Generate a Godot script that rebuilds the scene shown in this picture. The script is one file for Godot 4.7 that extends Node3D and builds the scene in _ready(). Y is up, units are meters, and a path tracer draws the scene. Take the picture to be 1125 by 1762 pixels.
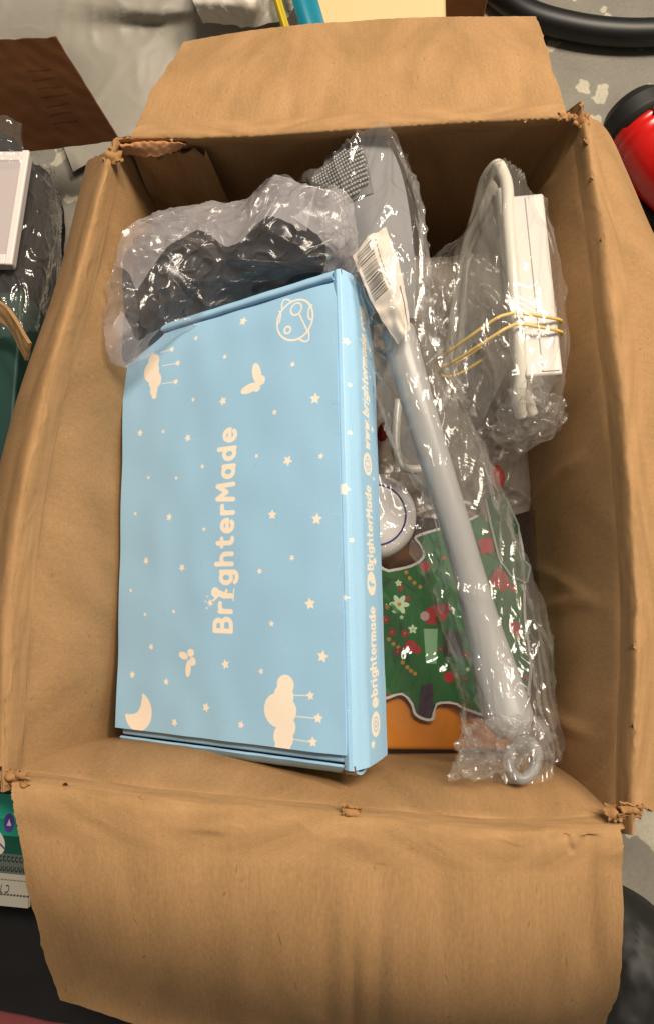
extends Node3D
# A used cardboard carton seen from above, with a pale blue mailer box and plastic-wrapped goods in it.

var fine := FastNoiseLite.new()
var wavy := FastNoiseLite.new()
var ridge := FastNoiseLite.new()
var cells := FastNoiseLite.new()
var rng := RandomNumberGenerator.new()
var taken := {}
var M := {}

# ------------------------------------------------------------------ naming
func numbered(called: String) -> String:
	taken[called] = taken.get(called, 0) + 1
	return called if taken[called] == 1 else "%s_%03d" % [called, taken[called] - 1]

func tag(o: Node3D, label: String, category: String, group := "") -> Node3D:
	o.set_meta("label", label)
	o.set_meta("category", category)
	if group:
		o.set_meta("group", group)
	return o

func thing(called: String, label: String, category: String, at := Vector3.ZERO, group := "") -> Node3D:
	var o := Node3D.new()
	o.name = numbered(called)
	add_child(o)
	o.position = at
	return tag(o, label, category, group)

# commits a mesh; a part of a thing is written in the scene's axes and moved to its parent's
func obj(called: String, b: Builder, m: Material, parent: Node3D = null) -> MeshInstance3D:
	var o := MeshInstance3D.new()
	o.mesh = b.commit()
	o.material_override = m
	if parent == null:
		o.name = numbered(called)
		add_child(o)
	else:
		o.name = called
		parent.add_child(o, true)
		var at := Vector3.ZERO
		var p := parent
		while p != self and p != null:
			at += p.position
			p = p.get_parent() as Node3D
		o.position = -at
	return o

# ------------------------------------------------------------------ mesh building
class Builder:
	var v := PackedVector3Array()
	var n := PackedVector3Array()
	var t := PackedVector2Array()
	var i := PackedInt32Array()

	func tri(a: int, b: int, c: int) -> void:
		var g := (v[b] - v[a]).cross(v[c] - v[a])
		if g.dot(n[a] + n[b] + n[c]) > 0.0:
			i.append_array([a, c, b])
		else:
			i.append_array([a, b, c])

	func quad(a: int, b: int, c: int, d: int) -> void:
		tri(a, b, c)
		tri(a, c, d)

	# rows of points; normals follow from the neighbours
	func grid(p: Array, uv: Callable, flip := false, wrap := false, given := [], back_side := false) -> void:
		var base := v.size()
		var rows := p.size()
		var cols: int = p[0].size()
		for r in rows:
			var pr: PackedVector3Array = p[r]
			var up: PackedVector3Array = p[maxi(r - 1, 0)]
			var dn: PackedVector3Array = p[mini(r + 1, rows - 1)]
			for c in cols:
				var c0 := c - 1
				var c1 := c + 1
				if wrap:
					c0 = (c - 1 + cols - 1) % (cols - 1)
					c1 = (c + 1) % (cols - 1)
				else:
					c0 = maxi(c0, 0)
					c1 = mini(c1, cols - 1)
				var nn := (dn[c] - up[c]).cross(pr[c1] - pr[c0]).normalized()
				if given.size():
					nn = given[r][c] if not back_side else -given[r][c]
					if flip:
						nn = -nn
				if nn == Vector3.ZERO:
					nn = (p[mini(r + 2, rows - 1)][c] - p[maxi(r - 2, 0)][c]).cross(p[clampi(r + 1, 0, rows - 2)][c1] - p[clampi(r + 1, 0, rows - 2)][c0]).normalized()
				v.append(pr[c])
				n.append(-nn if flip else nn)
				t.append(uv.call(r, c))
		for r in rows - 1:
			for c in cols - 1:
				var a := base + r * cols + c
				quad(a, a + 1, a + cols + 1, a + cols)

	# a sheet with thickness: the grid, its back and its rim
	func shell(p: Array, thick: float, uv: Callable, flip := false, given := []) -> void:
		var base := v.size()
		grid(p, uv, flip, false, given)
		var rows := p.size()
		var cols: int = p[0].size()
		var back := []
		for r in rows:
			var row := PackedVector3Array()
			for c in cols:
				row.append(v[base + r * cols + c] - n[base + r * cols + c] * thick)
			back.append(row)
		grid(back, uv, not flip, false, given, true)
		var rim := []
		for c in cols:
			rim.append([0, c])
		for r in range(1, rows):
			rim.append([r, cols - 1])
		for c in range(cols - 2, -1, -1):
			rim.append([rows - 1, c])
		for r in range(rows - 2, -1, -1):
			rim.append([r, 0])
		var mid: Vector3 = p[rows / 2][cols / 2]
		for k in rim.size() - 1:
			var a: Array = rim[k]
			var b: Array = rim[k + 1]
			var q := [p[a[0]][a[1]], p[b[0]][b[1]], back[b[0]][b[1]], back[a[0]][a[1]]]
			var nn: Vector3 = (q[1] - q[0]).cross(q[3] - q[0]).normalized()
			if nn.dot(q[0] - mid) < 0.0:
				nn = -nn
			var s := v.size()
			for j in 4:
				v.append(q[j])
				n.append(nn)
				t.append(Vector2(k * 0.004, 0.004 * (j / 2)))
			quad(s, s + 1, s + 2, s + 3)

	# a box with rounded edges
	func rounded(at: Transform3D, size: Vector3, r: float, seg := 3) -> void:
		var h := size * 0.5
		for ax in 3:
			for sg in [-1.0, 1.0]:
				var e := [(ax + 1) % 3, (ax + 2) % 3]
				var steps := []
				for k in 2:
					var s := []
					var hh: float = h[e[k]]
					for j in seg + 1:
						s.append(-hh + r * (1.0 - cos(PI * 0.5 * j / seg)) * 0.999)
					for j in range(seg, -1, -1):
						s.append(hh - r * (1.0 - cos(PI * 0.5 * j / seg)) * 0.999)
					steps.append(s)
				var base := v.size()
				var w: int = steps[1].size()
				for a in steps[0]:
					for b in steps[1]:
						var q := Vector3.ZERO
						q[ax] = sg * h[ax]
						q[e[0]] = a
						q[e[1]] = b
						var inner := q.clamp(-(h - Vector3(r, r, r)), h - Vector3(r, r, r))
						var d := (q - inner).normalized()
						v.append(at * (inner + d * r))
						n.append((at.basis * d).normalized())
						t.append(Vector2(q[e[0]], q[e[1]]))
				for a in steps[0].size() - 1:
					for b in w - 1:
						var s0: int = base + a * w + b
						quad(s0, s0 + 1, s0 + w + 1, s0 + w)

	# a tube along points; one radius, or one for each point; squash flattens it along `flat`
	func tube(path: PackedVector3Array, radius: Variant, sides := 10, caps := true) -> void:
		var rows := []
		var tan0 := (path[1] - path[0]).normalized()
		var x := tan0.cross(Vector3.UP if absf(tan0.y) < 0.9 else Vector3.RIGHT).normalized()
		var along := 0.0
		var lengths := []
		for k in path.size():
			var tg := (path[mini(k + 1, path.size() - 1)] - path[maxi(k - 1, 0)]).normalized()
			x = (x - tg * x.dot(tg)).normalized()
			var y := tg.cross(x)
			var rr: float = radius if radius is float else radius[k]
			var row := PackedVector3Array()
			for s in sides + 1:
				var a := TAU * s / sides
				row.append(path[k] + (x * cos(a) + y * sin(a)) * rr)
			rows.append(row)
			if k:
				along += path[k].distance_to(path[k - 1])
			lengths.append(along)
		if caps:
			for e in 2:
				var src: PackedVector3Array = rows[-1] if e else rows[0]
				var cen: Vector3 = path[-1] if e else path[0]
				var tg := (path[-1] - path[-2]).normalized() if e else (path[0] - path[1]).normalized()
				var rr := src[0].distance_to(cen)
				for f in [[0.8, 0.45], [0.0, 0.75]]:
					var row := PackedVector3Array()
					for s in src.size():
						row.append(cen + (src[s] - cen) * maxf(f[0], 0.02) + tg * rr * f[1] * 0.6)
					if e:
						rows.append(row)
						lengths.append(along + rr)
					else:
						rows.push_front(row)
						lengths.push_front(0.0)
		grid(rows, func(r, c): return Vector2(lengths[r], float(c) / sides * 0.05), false, true)

	# a profile turned round an axis of the transform (its y)
	func lathe(at: Transform3D, prof: PackedVector2Array, sides := 40) -> void:
		var rows := []
		for q in prof:
			var row := PackedVector3Array()
			for s in sides + 1:
				var a := TAU * s / sides
				row.append(at * Vector3(cos(a) * q.x, q.y, sin(a) * q.x))
			rows.append(row)
		grid(rows, func(r, c): return Vector2(float(c) / sides, float(r) / prof.size()), false, true)

	# a flat outline with thickness, in the plane of the transform (x, z), its top towards y
	func slab(at: Transform3D, outline: PackedVector2Array, thick: float, uvk := Vector2.ONE, uv0 := Vector2.ZERO) -> void:
		var ids := Geometry2D.triangulate_polygon(outline)
		for side in 2:
			var base := v.size()
			var nn := (at.basis.y if side == 0 else -at.basis.y).normalized()
			for q in outline:
				v.append(at * Vector3(q.x, 0.0 if side == 0 else -thick, q.y))
				n.append(nn)
				t.append((q - uv0) * uvk)
			for k in range(0, ids.size(), 3):
				tri(base + ids[k], base + ids[k + 1], base + ids[k + 2])
		var turn := 1.0 if not Geometry2D.is_polygon_clockwise(outline) else -1.0
		for k in outline.size():
			var a := outline[k]
			var b := outline[(k + 1) % outline.size()]
			var d := (b - a).normalized() * turn
			var nn := (at.basis * Vector3(d.y, 0, -d.x)).normalized()
			var s := v.size()
			for q in [[a, 0.0], [b, 0.0], [b, -thick], [a, -thick]]:
				v.append(at * Vector3(q[0].x, q[1], q[0].y))
				n.append(nn)
				t.append((q[0] - uv0) * uvk)
			quad(s, s + 1, s + 2, s + 3)

	func commit() -> ArrayMesh:
		var a := []
		a.resize(Mesh.ARRAY_MAX)
		a[Mesh.ARRAY_VERTEX] = v
		a[Mesh.ARRAY_NORMAL] = n
		a[Mesh.ARRAY_TEX_UV] = t
		a[Mesh.ARRAY_INDEX] = i
		var m := ArrayMesh.new()
		m.add_surface_from_arrays(Mesh.PRIMITIVE_TRIANGLES, a)
		return m

static func cr(a: Vector3, b: Vector3, c: Vector3, d: Vector3, t: float) -> Vector3:
	return 0.5 * (2.0 * b + (c - a) * t + (2.0 * a - 5.0 * b + 4.0 * c - d) * t * t + (3.0 * b - a - 3.0 * c + d) * t * t * t)

# smooth curve through points set at uneven distances
func spline(p: Array, x: float) -> Vector3:
	var last := p.size() - 2
	var k := clampi(int(x), 0, last)
	var f := x - k
	if f < 0.0 or f > 1.0:
		return p[k].lerp(p[k + 1], f)
	var d1: Vector3 = p[k + 1] - p[k]
	var l1 := maxf(d1.length(), 1e-5)
	var m0 := d1
	var m1 := d1
	if k > 0:
		var d0: Vector3 = p[k] - p[k - 1]
		var l0 := maxf(d0.length(), 1e-5)
		m0 = (d0 / l0 * l1 + d1 / l1 * l0) / (l0 + l1) * l1
	if k < last:
		var d2: Vector3 = p[k + 2] - p[k + 1]
		var l2 := maxf(d2.length(), 1e-5)
		m1 = (d2 / l2 * l1 + d1 / l1 * l2) / (l1 + l2) * l1
	var f2 := f * f
	var f3 := f2 * f
	return p[k] * (2.0 * f3 - 3.0 * f2 + 1.0) + m0 * (f3 - 2.0 * f2 + f) + p[k + 1] * (3.0 * f2 - 2.0 * f3) + m1 * (f3 - f2)

func curve(p: Array, n: int) -> PackedVector3Array:
	var out := PackedVector3Array()
	for k in n + 1:
		out.append(spline(p, float(k) / n * (p.size() - 1) * 0.99999))
	return out

func closed_curve(p: Array, n: int) -> PackedVector3Array:
	var out := PackedVector3Array()
	var m := p.size()
	for k in n + 1:
		var x := float(k % n) / n * m
		var j := int(x)
		out.append(cr(p[(j - 1 + m) % m], p[j % m], p[(j + 1) % m], p[(j + 2) % m], x - j))
	return out

# point of a net of control points: s along the stations, t along the profile
func net(ctrl: Array, s: float, t: float) -> Vector3:
	var q := []
	for st in ctrl:
		q.append(spline(st, t))
	return spline(q, s)

# ------------------------------------------------------------------ painting textures
class Canvas:
	var w: int
	var h: int
	var px: PackedColorArray

	func _init(ww: int, hh: int, fill: Color) -> void:
		w = ww
		h = hh
		px.resize(w * h)
		px.fill(fill)

	func put(x: int, y: int, c: Color, cov: float) -> void:
		var k := y * w + x
		px[k] = px[k].lerp(c, clampf(cov, 0.0, 1.0) * c.a)

	func stroke(a: Vector2, b: Vector2, r: float, c: Color) -> void:
		var d := b - a
		var l := maxf(d.length_squared(), 1e-6)
		for y in range(maxi(0, int(minf(a.y, b.y) - r - 1)), mini(h, int(maxf(a.y, b.y) + r + 2))):
			for x in range(maxi(0, int(minf(a.x, b.x) - r - 1)), mini(w, int(maxf(a.x, b.x) + r + 2))):
				var p := Vector2(x + 0.5, y + 0.5)
				var q := a + d * clampf((p - a).dot(d) / l, 0.0, 1.0)
				var cov := r + 0.5 - p.distance_to(q)
				if cov > 0.0:
					put(x, y, c, cov)

	func line(p: PackedVector2Array, r: float, c: Color) -> void:
		for k in p.size() - 1:
			stroke(p[k], p[k + 1], r, c)

	func disc(a: Vector2, r: float, c: Color) -> void:
		stroke(a, a, r, c)

	func poly(p: PackedVector2Array, c: Color) -> void:
		var lo := p[0]
		var hi := p[0]
		for q in p:
			lo = lo.min(q)
			hi = hi.max(q)
		for y in range(maxi(0, int(lo.y)), mini(h, int(hi.y) + 2)):
			for x in range(maxi(0, int(lo.x)), mini(w, int(hi.x) + 2)):
				var cov := 0.0
				for k in 4:
					if Geometry2D.is_point_in_polygon(Vector2(x + 0.25 + 0.5 * (k % 2), y + 0.25 + 0.5 * (k / 2)), p):
						cov += 0.25
				if cov > 0.0:
					put(x, y, c, cov)

	func ellipse(a: Vector2, r: Vector2, turn: float, c: Color) -> void:
		poly(Canvas.ring(a, r, turn, 0.0, TAU, 28), c)

	static func ring(a: Vector2, r: Vector2, turn: float, from: float, to: float, n: int) -> PackedVector2Array:
		var p := PackedVector2Array()
		for k in n + 1:
			var g := lerpf(from, to, float(k) / n)
			p.append(a + Vector2(cos(g) * r.x, sin(g) * r.y).rotated(turn))
		return p

	func star(a: Vector2, r: float, turn: float, c: Color, points := 5, inner := 0.5) -> void:
		var p := PackedVector2Array()
		for k in points * 2:
			p.append(a + Vector2.from_angle(turn + PI * k / points) * (r if k % 2 == 0 else r * inner))
		poly(p, c)

	func grain(amount: float, nz: FastNoiseLite, freq: float) -> void:
		for y in h:
			for x in w:
				var g := 1.0 + amount * nz.get_noise_2d(x * freq, y * freq)
				var k := y * w + x
				px[k] = Color(px[k].r * g, px[k].g * g, px[k].b * g)

	func texture() -> ImageTexture:
		var by := PackedByteArray()
		by.resize(w * h * 3)
		for k in w * h:
			by[k * 3] = int(clampf(px[k].r, 0, 1) * 255.0 + 0.5)
			by[k * 3 + 1] = int(clampf(px[k].g, 0, 1) * 255.0 + 0.5)
			by[k * 3 + 2] = int(clampf(px[k].b, 0, 1) * 255.0 + 0.5)
		return ImageTexture.create_from_image(Image.create_from_data(w, h, false, Image.FORMAT_RGB8, by))

func arc(cx: float, cy: float, rx: float, ry: float, a0: float, a1: float, n := 10) -> Array:
	var p := []
	for k in n + 1:
		var g := deg_to_rad(lerpf(a0, a1, float(k) / n))
		p.append(Vector2(cx + cos(g) * rx, cy + sin(g) * ry))
	return p

# letters as strokes: [advance, polylines]; capital height 1, y upwards
func glyph(ch: String) -> Array:
	match ch:
		"B": return [0.66, [[Vector2(0, 0), Vector2(0, 1), Vector2(0.28, 1)] + arc(0.28, 0.765, 0.22, 0.235, 90, -90) + [Vector2(0, 0.53)], [Vector2(0.28, 0.53)] + arc(0.3, 0.265, 0.26, 0.265, 90, -90) + [Vector2(0, 0)]]]
		"M": return [0.96, [[Vector2(0, 0), Vector2(0.06, 1), Vector2(0.4, 0.42), Vector2(0.74, 1), Vector2(0.8, 0)]]]
		"r": return [0.45, [[Vector2(0, 0), Vector2(0, 0.7)], arc(0.28, 0.4, 0.28, 0.3, 180, 70)]]
		"i": return [0.22, [[Vector2(0, 0), Vector2(0, 0.7)], [Vector2(0, 0.97), Vector2(0, 0.98)]]]
		"g": return [0.72, [arc(0.27, 0.36, 0.27, 0.33, 0, 360, 18), [Vector2(0.56, 0.7), Vector2(0.56, -0.08)] + arc(0.29, -0.08, 0.27, 0.24, 0, -150)]]
		"h": return [0.7, [[Vector2(0, 0), Vector2(0, 1.02)], [Vector2(0, 0.4)] + arc(0.26, 0.42, 0.26, 0.27, 180, 0) + [Vector2(0.52, 0)]]]
		"t": return [0.5, [[Vector2(0.14, 0.95), Vector2(0.14, 0.2)] + arc(0.32, 0.18, 0.18, 0.18, 180, 290), [Vector2(-0.02, 0.68), Vector2(0.36, 0.68)]]]
		"e": return [0.72, [[Vector2(0.03, 0.36), Vector2(0.58, 0.36)] + arc(0.3, 0.35, 0.29, 0.34, 0, 310, 18)]]
		"a": return [0.72, [arc(0.27, 0.35, 0.27, 0.33, 0, 360, 18), [Vector2(0.56, 0.68), Vector2(0.56, 0)]]]
		"b": return [0.74, [arc(0.29, 0.35, 0.27, 0.33, 0, 360, 18), [Vector2(0, 1.03), Vector2(0, 0)]]]
		"d": return [0.74, [arc(0.27, 0.35, 0.27, 0.33, 0, 360, 18), [Vector2(0.56, 1.03), Vector2(0.56, 0)]]]
		"m": return [1.0, [[Vector2(0, 0), Vector2(0, 0.7)], [Vector2(0, 0.4)] + arc(0.21, 0.44, 0.21, 0.24, 180, 0) + [Vector2(0.42, 0)], [Vector2(0.42, 0.4)] + arc(0.63, 0.44, 0.21, 0.24, 180, 0) + [Vector2(0.84, 0)]]]
		"w": return [0.95, [[Vector2(0, 0.68), Vector2(0.2, 0), Vector2(0.4, 0.6), Vector2(0.6, 0), Vector2(0.8, 0.68)]]]
		"c": return [0.62, [arc(0.28, 0.35, 0.28, 0.34, 50, 310, 14)]]
		"o": return [0.74, [arc(0.29, 0.35, 0.29, 0.34, 0, 360, 18)]]
		".": return [0.25, [[Vector2(0, 0), Vector2(0, 0.02)]]]
		"f": return [0.5, [[Vector2(0.14, 0), Vector2(0.14, 0.75)] + arc(0.34, 0.76, 0.2, 0.22, 180, 80), [Vector2(-0.02, 0.66), Vector2(0.36, 0.66)]]]
		"@": return [1.05, [arc(0.42, 0.36, 0.2, 0.2, 0, 360, 14), [Vector2(0.63, 0.56), Vector2(0.63, 0.3)] + arc(0.74, 0.3, 0.11, 0.12, 180, 350), arc(0.42, 0.36, 0.44, 0.46, -5, 300, 20)]]
		"T": return [0.7, [[Vector2(0.3, 0), Vector2(0.3, 1)], [Vector2(0, 1), Vector2(0.6, 1)]]]
		"C": return [0.75, [arc(0.34, 0.5, 0.34, 0.5, 50, 310, 14)]]
		"I": return [0.22, [[Vector2(0, 0), Vector2(0, 1)]]]
		"O": return [0.85, [arc(0.36, 0.5, 0.36, 0.5, 0, 360, 18)]]
		"N": return [0.8, [[Vector2(0, 0), Vector2(0, 1), Vector2(0.6, 0), Vector2(0.6, 1)]]]
	return [0.4, []]

func text_width(s: String, gap := 0.16) -> float:
	var x := 0.0
	for ch in s:
		x += glyph(ch)[0] + gap
	return x - gap

# writes along `dir` from the start of the baseline; up is where the tops of the letters point
func write(cv: Canvas, s: String, from: Vector2, dir: Vector2, up: Vector2, size: float, weight: float, c: Color, length := 0.0, gap := 0.16, slant := 0.0) -> void:
	var kx := size if length == 0.0 else length / text_width(s, gap)
	var x := 0.0
	for ch in s:
		var g := glyph(ch)
		for pl in g[1]:
			var p := PackedVector2Array()
			for q in pl:
				p.append(from + dir * (x + q.x + slant * q.y) * kx + up * q.y * size)
			cv.line(p, weight * size * 0.5, c)
		x += g[0] + gap

func mat(c: Color, rough := 0.6, spec := 0.5) -> StandardMaterial3D:
	var m := StandardMaterial3D.new()
	m.albedo_color = c
	m.roughness = rough
	m.metallic_specular = spec
	return m

func film_mat(c: Color, alpha: float, rough: float, spec := 0.5) -> StandardMaterial3D:
	var m := mat(Color(c, alpha), rough, spec)
	m.transparency = BaseMaterial3D.TRANSPARENCY_ALPHA
	m.cull_mode = BaseMaterial3D.CULL_DISABLED
	return m

func height_tex(w: int, h: int, f: Callable) -> ImageTexture:
	var by := PackedByteArray()
	by.resize(w * h)
	for y in h:
		for x in w:
			by[y * w + x] = int(clampf(f.call(x, y), 0, 1) * 255.0)
	return ImageTexture.create_from_image(Image.create_from_data(w, h, false, Image.FORMAT_L8, by))

# ------------------------------------------------------------------ materials
func kraft(tint: Color, seed_at: int) -> StandardMaterial3D:
	var cv := Canvas.new(512, 512, tint)
	for y in 512:
		for x in 512:
			# periodic coordinates, so that the tile has no seam
			var a := x / 512.0 * TAU
			var b := y / 512.0 * TAU
			var blot := wavy.get_noise_3d(cos(a) * 42.0 + seed_at, sin(a) * 42.0, 0.0) * 0.0
			blot += wavy.get_noise_3d(cos(a) * 60.0 + seed_at, sin(a) * 60.0 + cos(b) * 60.0, sin(b) * 60.0)
			var fib := fine.get_noise_2d(x * 2.2, y * 0.8 + seed_at) + fine.get_noise_2d(x * 0.9 + 500.0, y * 2.4)
			var flute := sin(x / 512.0 * TAU * 34.0) * (0.5 + 0.5 * wavy.get_noise_2d(x * 0.6, y * 0.6))
			var streak := fine.get_noise_2d(x * 0.35, 77.0) * 0.5 + fine.get_noise_2d(x * 1.6, 40.0 + y * 0.02)
			var g := 1.0 + 0.11 * blot + 0.05 * fib + 0.010 * flute + 0.014 * streak
			cv.px[y * 512 + x] = Color(tint.r * g, tint.g * g, tint.b * g * (1.0 + 0.03 * blot))
	for k in 60:
		var p := Vector2(rng.randf() * 512, rng.randf() * 512)
		var dark := rng.randf() < 0.6
		cv.stroke(p, p + Vector2.from_angle(rng.randf() * TAU) * rng.randf_range(1, 7), rng.randf_range(0.3, 0.9), Color(tint * (0.55 if dark else 1.2), 0.5))
	var m := mat(Color.WHITE, 0.82, 0.35)
	m.albedo_texture = cv.texture()
	m.uv1_scale = Vector3(4.2, 4.2, 1)
	m.heightmap_enabled = true
	m.heightmap_scale = 0.016
	m.heightmap_texture = height_tex(512, 512, func(x, y): return 0.5 + 0.05 * sin(x / 512.0 * TAU * 34.0) + 0.25 * fine.get_noise_2d(x * 2.0, y * 1.2))
	return m

func make_materials() -> void:
	M.kraft = kraft(Color(0.605, 0.472, 0.322), 0)
	M.kraft_dark = kraft(Color(0.50, 0.33, 0.20), 90)
	M.torn = mat(Color(0.60, 0.45, 0.30), 0.95, 0.2)
	M.cling = film_mat(Color(0.95, 0.93, 0.90), 0.06, 0.09, 0.5)
	M.sleeve = film_mat(Color(0.95, 0.94, 0.93), 0.05, 0.08, 0.5)
	M.film = film_mat(Color(0.97, 0.96, 0.95), 0.018, 0.07, 0.7)
	M.film_crisp = film_mat(Color(0.97, 0.96, 0.95), 0.04, 0.1, 0.75)
	M.bag = film_mat(Color(0.90, 0.88, 0.90), 0.055, 0.2, 0.5)
	M.bag_fold = film_mat(Color(0.90, 0.88, 0.90), 0.22, 0.24, 0.45)
	M.black = mat(Color(0.03, 0.03, 0.035), 0.2, 0.9)
	M.black.metallic = 0.6
	M.black.albedo_color = Color(0.11, 0.11, 0.12)
	M.black_cloth = mat(Color(0.055, 0.05, 0.06), 0.8, 0.3)
	M.white = mat(Color(0.72, 0.70, 0.68), 0.45)
	M.wire = mat(Color(0.78, 0.76, 0.71), 0.28, 0.6)
	M.card = mat(Color(0.56, 0.53, 0.47), 0.9, 0.2)

# ------------------------------------------------------------------ soft shapes
# A closed bag: an outline in space, bulging along up on top and a little below
func pillow(b: Builder, outline: Array, up: Vector3, rise: float, sink: float, crumple: float, freq: float, seed_at: float, rings := 36, round := 150, power := 2.0) -> void:
	var edge := closed_curve(outline, round)
	var mid := Vector3.ZERO
	for p in outline:
		mid += p
	mid /= outline.size()
	for side in 2:
		var rows := []
		for r in rings + 1:
			var f := 1.0 - float(r) / rings
			f = sin(f * PI * 0.5)
			var row := PackedVector3Array()
			for c in round + 1:
				var e := edge[c]
				var p := mid.lerp(e, f)
				var lift := pow(maxf(1.0 - pow(f, power), 0.0), 0.6)
				p += up * lift * (rise if side == 0 else -sink)
				var q := p * freq + Vector3(seed_at, seed_at * 0.7, side * 7.0)
				q += Vector3(1, 0.6, -0.8) * 0.35 * ridge.get_noise_3dv(q * 0.5 + Vector3(9, 2, 4))
				var k := maxf(0.0, 1.0 - absf(ridge.get_noise_3dv(q)) * 3.0)
				var k2 := maxf(0.0, 1.0 - absf(ridge.get_noise_3dv(q * 2.3 + Vector3(31, 5, 9))) * 3.0)
				var d := up * (k * 0.8 + k2 * 0.35 + 0.08 * ridge.get_noise_3dv(q * 6.0) + 1.2 * ridge.get_noise_3dv(q * 0.45 + Vector3(1, 50, 2))) * crumple
				d += (e - mid).normalized() * crumple * 0.8 * ridge.get_noise_3dv(q * 1.3 + Vector3(3, 77, 1))
				if side == 1 and r == 0:
					row.append(rows_edge[c] if rows_edge.size() > c else p)
				else:
					row.append(p + d * (1.0 if r > 0 else 0.8))
			rows.append(row)
			if side == 0 and r == 0:
				rows_edge = row
		b.grid(rows, func(r, c): return Vector2(float(c) / round, float(r) / rings), side == 1, true)

var rows_edge := PackedVector3Array()

# A crinkled film over a net of control points
func film_net(b: Builder, ctrl: Array, nu: int, nv: int, crumple: float, freq: Vector3, seed_at: float, ragged := 0.0) -> void:
	var rows := []
	for r in nu + 1:
		var row := PackedVector3Array()
		for c in nv + 1:
			var s := float(r) / nu
			var t := float(c) / nv
			if ragged > 0.0:
				s += ragged * ridge.get_noise_2d(c * 3.0 + seed_at, 8.0) * (1.0 if r == 0 or r == nu else 0.0)
			row.append(net(ctrl, clampf(s, 0, 1) * (ctrl.size() - 1) * 0.9999, t * (ctrl[0].size() - 1) * 0.9999))
		rows.append(row)
	var base := b.v.size()
	b.grid(rows, func(_r, _c): return Vector2.ZERO)
	var nn := b.n.slice(base)
	b.v.resize(base)
	b.n.resize(base)
	b.t.resize(base)
	b.i.resize(0 if base == 0 else b.i.size() - nu * nv * 6)
	for r in nu + 1:
		for c in nv + 1:
			var p: Vector3 = rows[r][c]
			var q := p * freq + Vector3(seed_at, seed_at * 1.3, 0)
			q = q * 0.45
			q += Vector3(1, 0.7, -0.9) * 0.4 * ridge.get_noise_3dv(q * 0.6)
			var k := maxf(0.0, 1.0 - absf(ridge.get_noise_3dv(q)) * 3.2)
			var k2 := maxf(0.0, 1.0 - absf(ridge.get_noise_3dv(q * 2.4 + Vector3(40, 3, 11))) * 3.0)
			rows[r][c] = p + nn[r * (nv + 1) + c] * crumple * (k * sqrt(k) * 0.7 + k2 * 0.34 + 0.07 * maxf(0.0, 1.0 - 3.0 * absf(ridge.get_noise_3dv(q * 6.0))) + 0.8 * ridge.get_noise_3dv(q * 0.55 + Vector3(7, 7, 60)))
	b.grid(rows, func(r, c): return Vector2(float(c) / nv, float(r) / nu))

# ------------------------------------------------------------------ the scene
func _ready() -> void:
	rng.seed = 7
	fine.seed = 3
	fine.frequency = 0.11
	fine.fractal_octaves = 3
	wavy.seed = 11
	wavy.frequency = 0.012
	wavy.fractal_octaves = 4
	ridge.seed = 23
	ridge.noise_type = FastNoiseLite.TYPE_SIMPLEX_SMOOTH
	ridge.frequency = 1.0
	ridge.fractal_type = FastNoiseLite.FRACTAL_NONE
	cells.seed = 5
	cells.noise_type = FastNoiseLite.TYPE_CELLULAR
	cells.frequency = 1.0
	cells.fractal_type = FastNoiseLite.FRACTAL_NONE
	cells.cellular_return_type = FastNoiseLite.RETURN_DISTANCE

	# --- camera, light, exposure
	var cam := Camera3D.new()
	cam.name = "camera"
	cam.keep_aspect = Camera3D.KEEP_HEIGHT
	cam.fov = 77.4
	cam.near = 0.02
	cam.far = 30.0
	add_child(cam)
	cam.transform = Transform3D(Basis(Vector3(0.9982, -0.0421, -0.0438), Vector3(-0.0336, 0.2164, -0.9757), Vector3(0.0506, 0.9754, 0.2145)), Vector3(0, 0.81, 0)).orthonormalized()
	cam.current = true
	var env := Environment.new()
	env.background_mode = Environment.BG_COLOR
	env.background_color = Color(0.47, 0.45, 0.42)
	env.background_energy_multiplier = 1.0
	env.tonemap_mode = Environment.TONE_MAPPER_LINEAR
	env.tonemap_exposure = 0.93
	env.sdfgi_enabled = true
	env.ssao_enabled = true
	env.ssil_enabled = true
	var we := WorldEnvironment.new()
	we.name = "environment"
	we.environment = env
	add_child(we)
	lamp("ceiling_lamp", Vector3(1.10, 2.2, -1.05), Vector3(0, 0.3, -0.15), Vector2(1.0, 0.4), 6.0, Color(1.0, 0.935, 0.84))
	lamp("ceiling_lamp", Vector3(0.30, 2.4, -0.90), Vector3(0, 0.3, -0.15), Vector2(0.9, 0.3), 5.2, Color(1.0, 0.945, 0.87))

	make_materials()
	build_floor()
	build_carton()
	build_mailer()
	build_goods()
	build_surroundings()

func lamp(called: String, at: Vector3, towards: Vector3, size: Vector2, energy: float, c: Color) -> void:
	var l := AreaLight3D.new()
	l.name = numbered(called)
	l.area_size = size
	l.light_energy = energy
	l.light_color = c
	l.shadow_enabled = true
	l.area_range = 8.0
	l.area_attenuation = 2.0
	add_child(l)
	l.look_at_from_position(at, towards, Vector3.UP)

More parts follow.
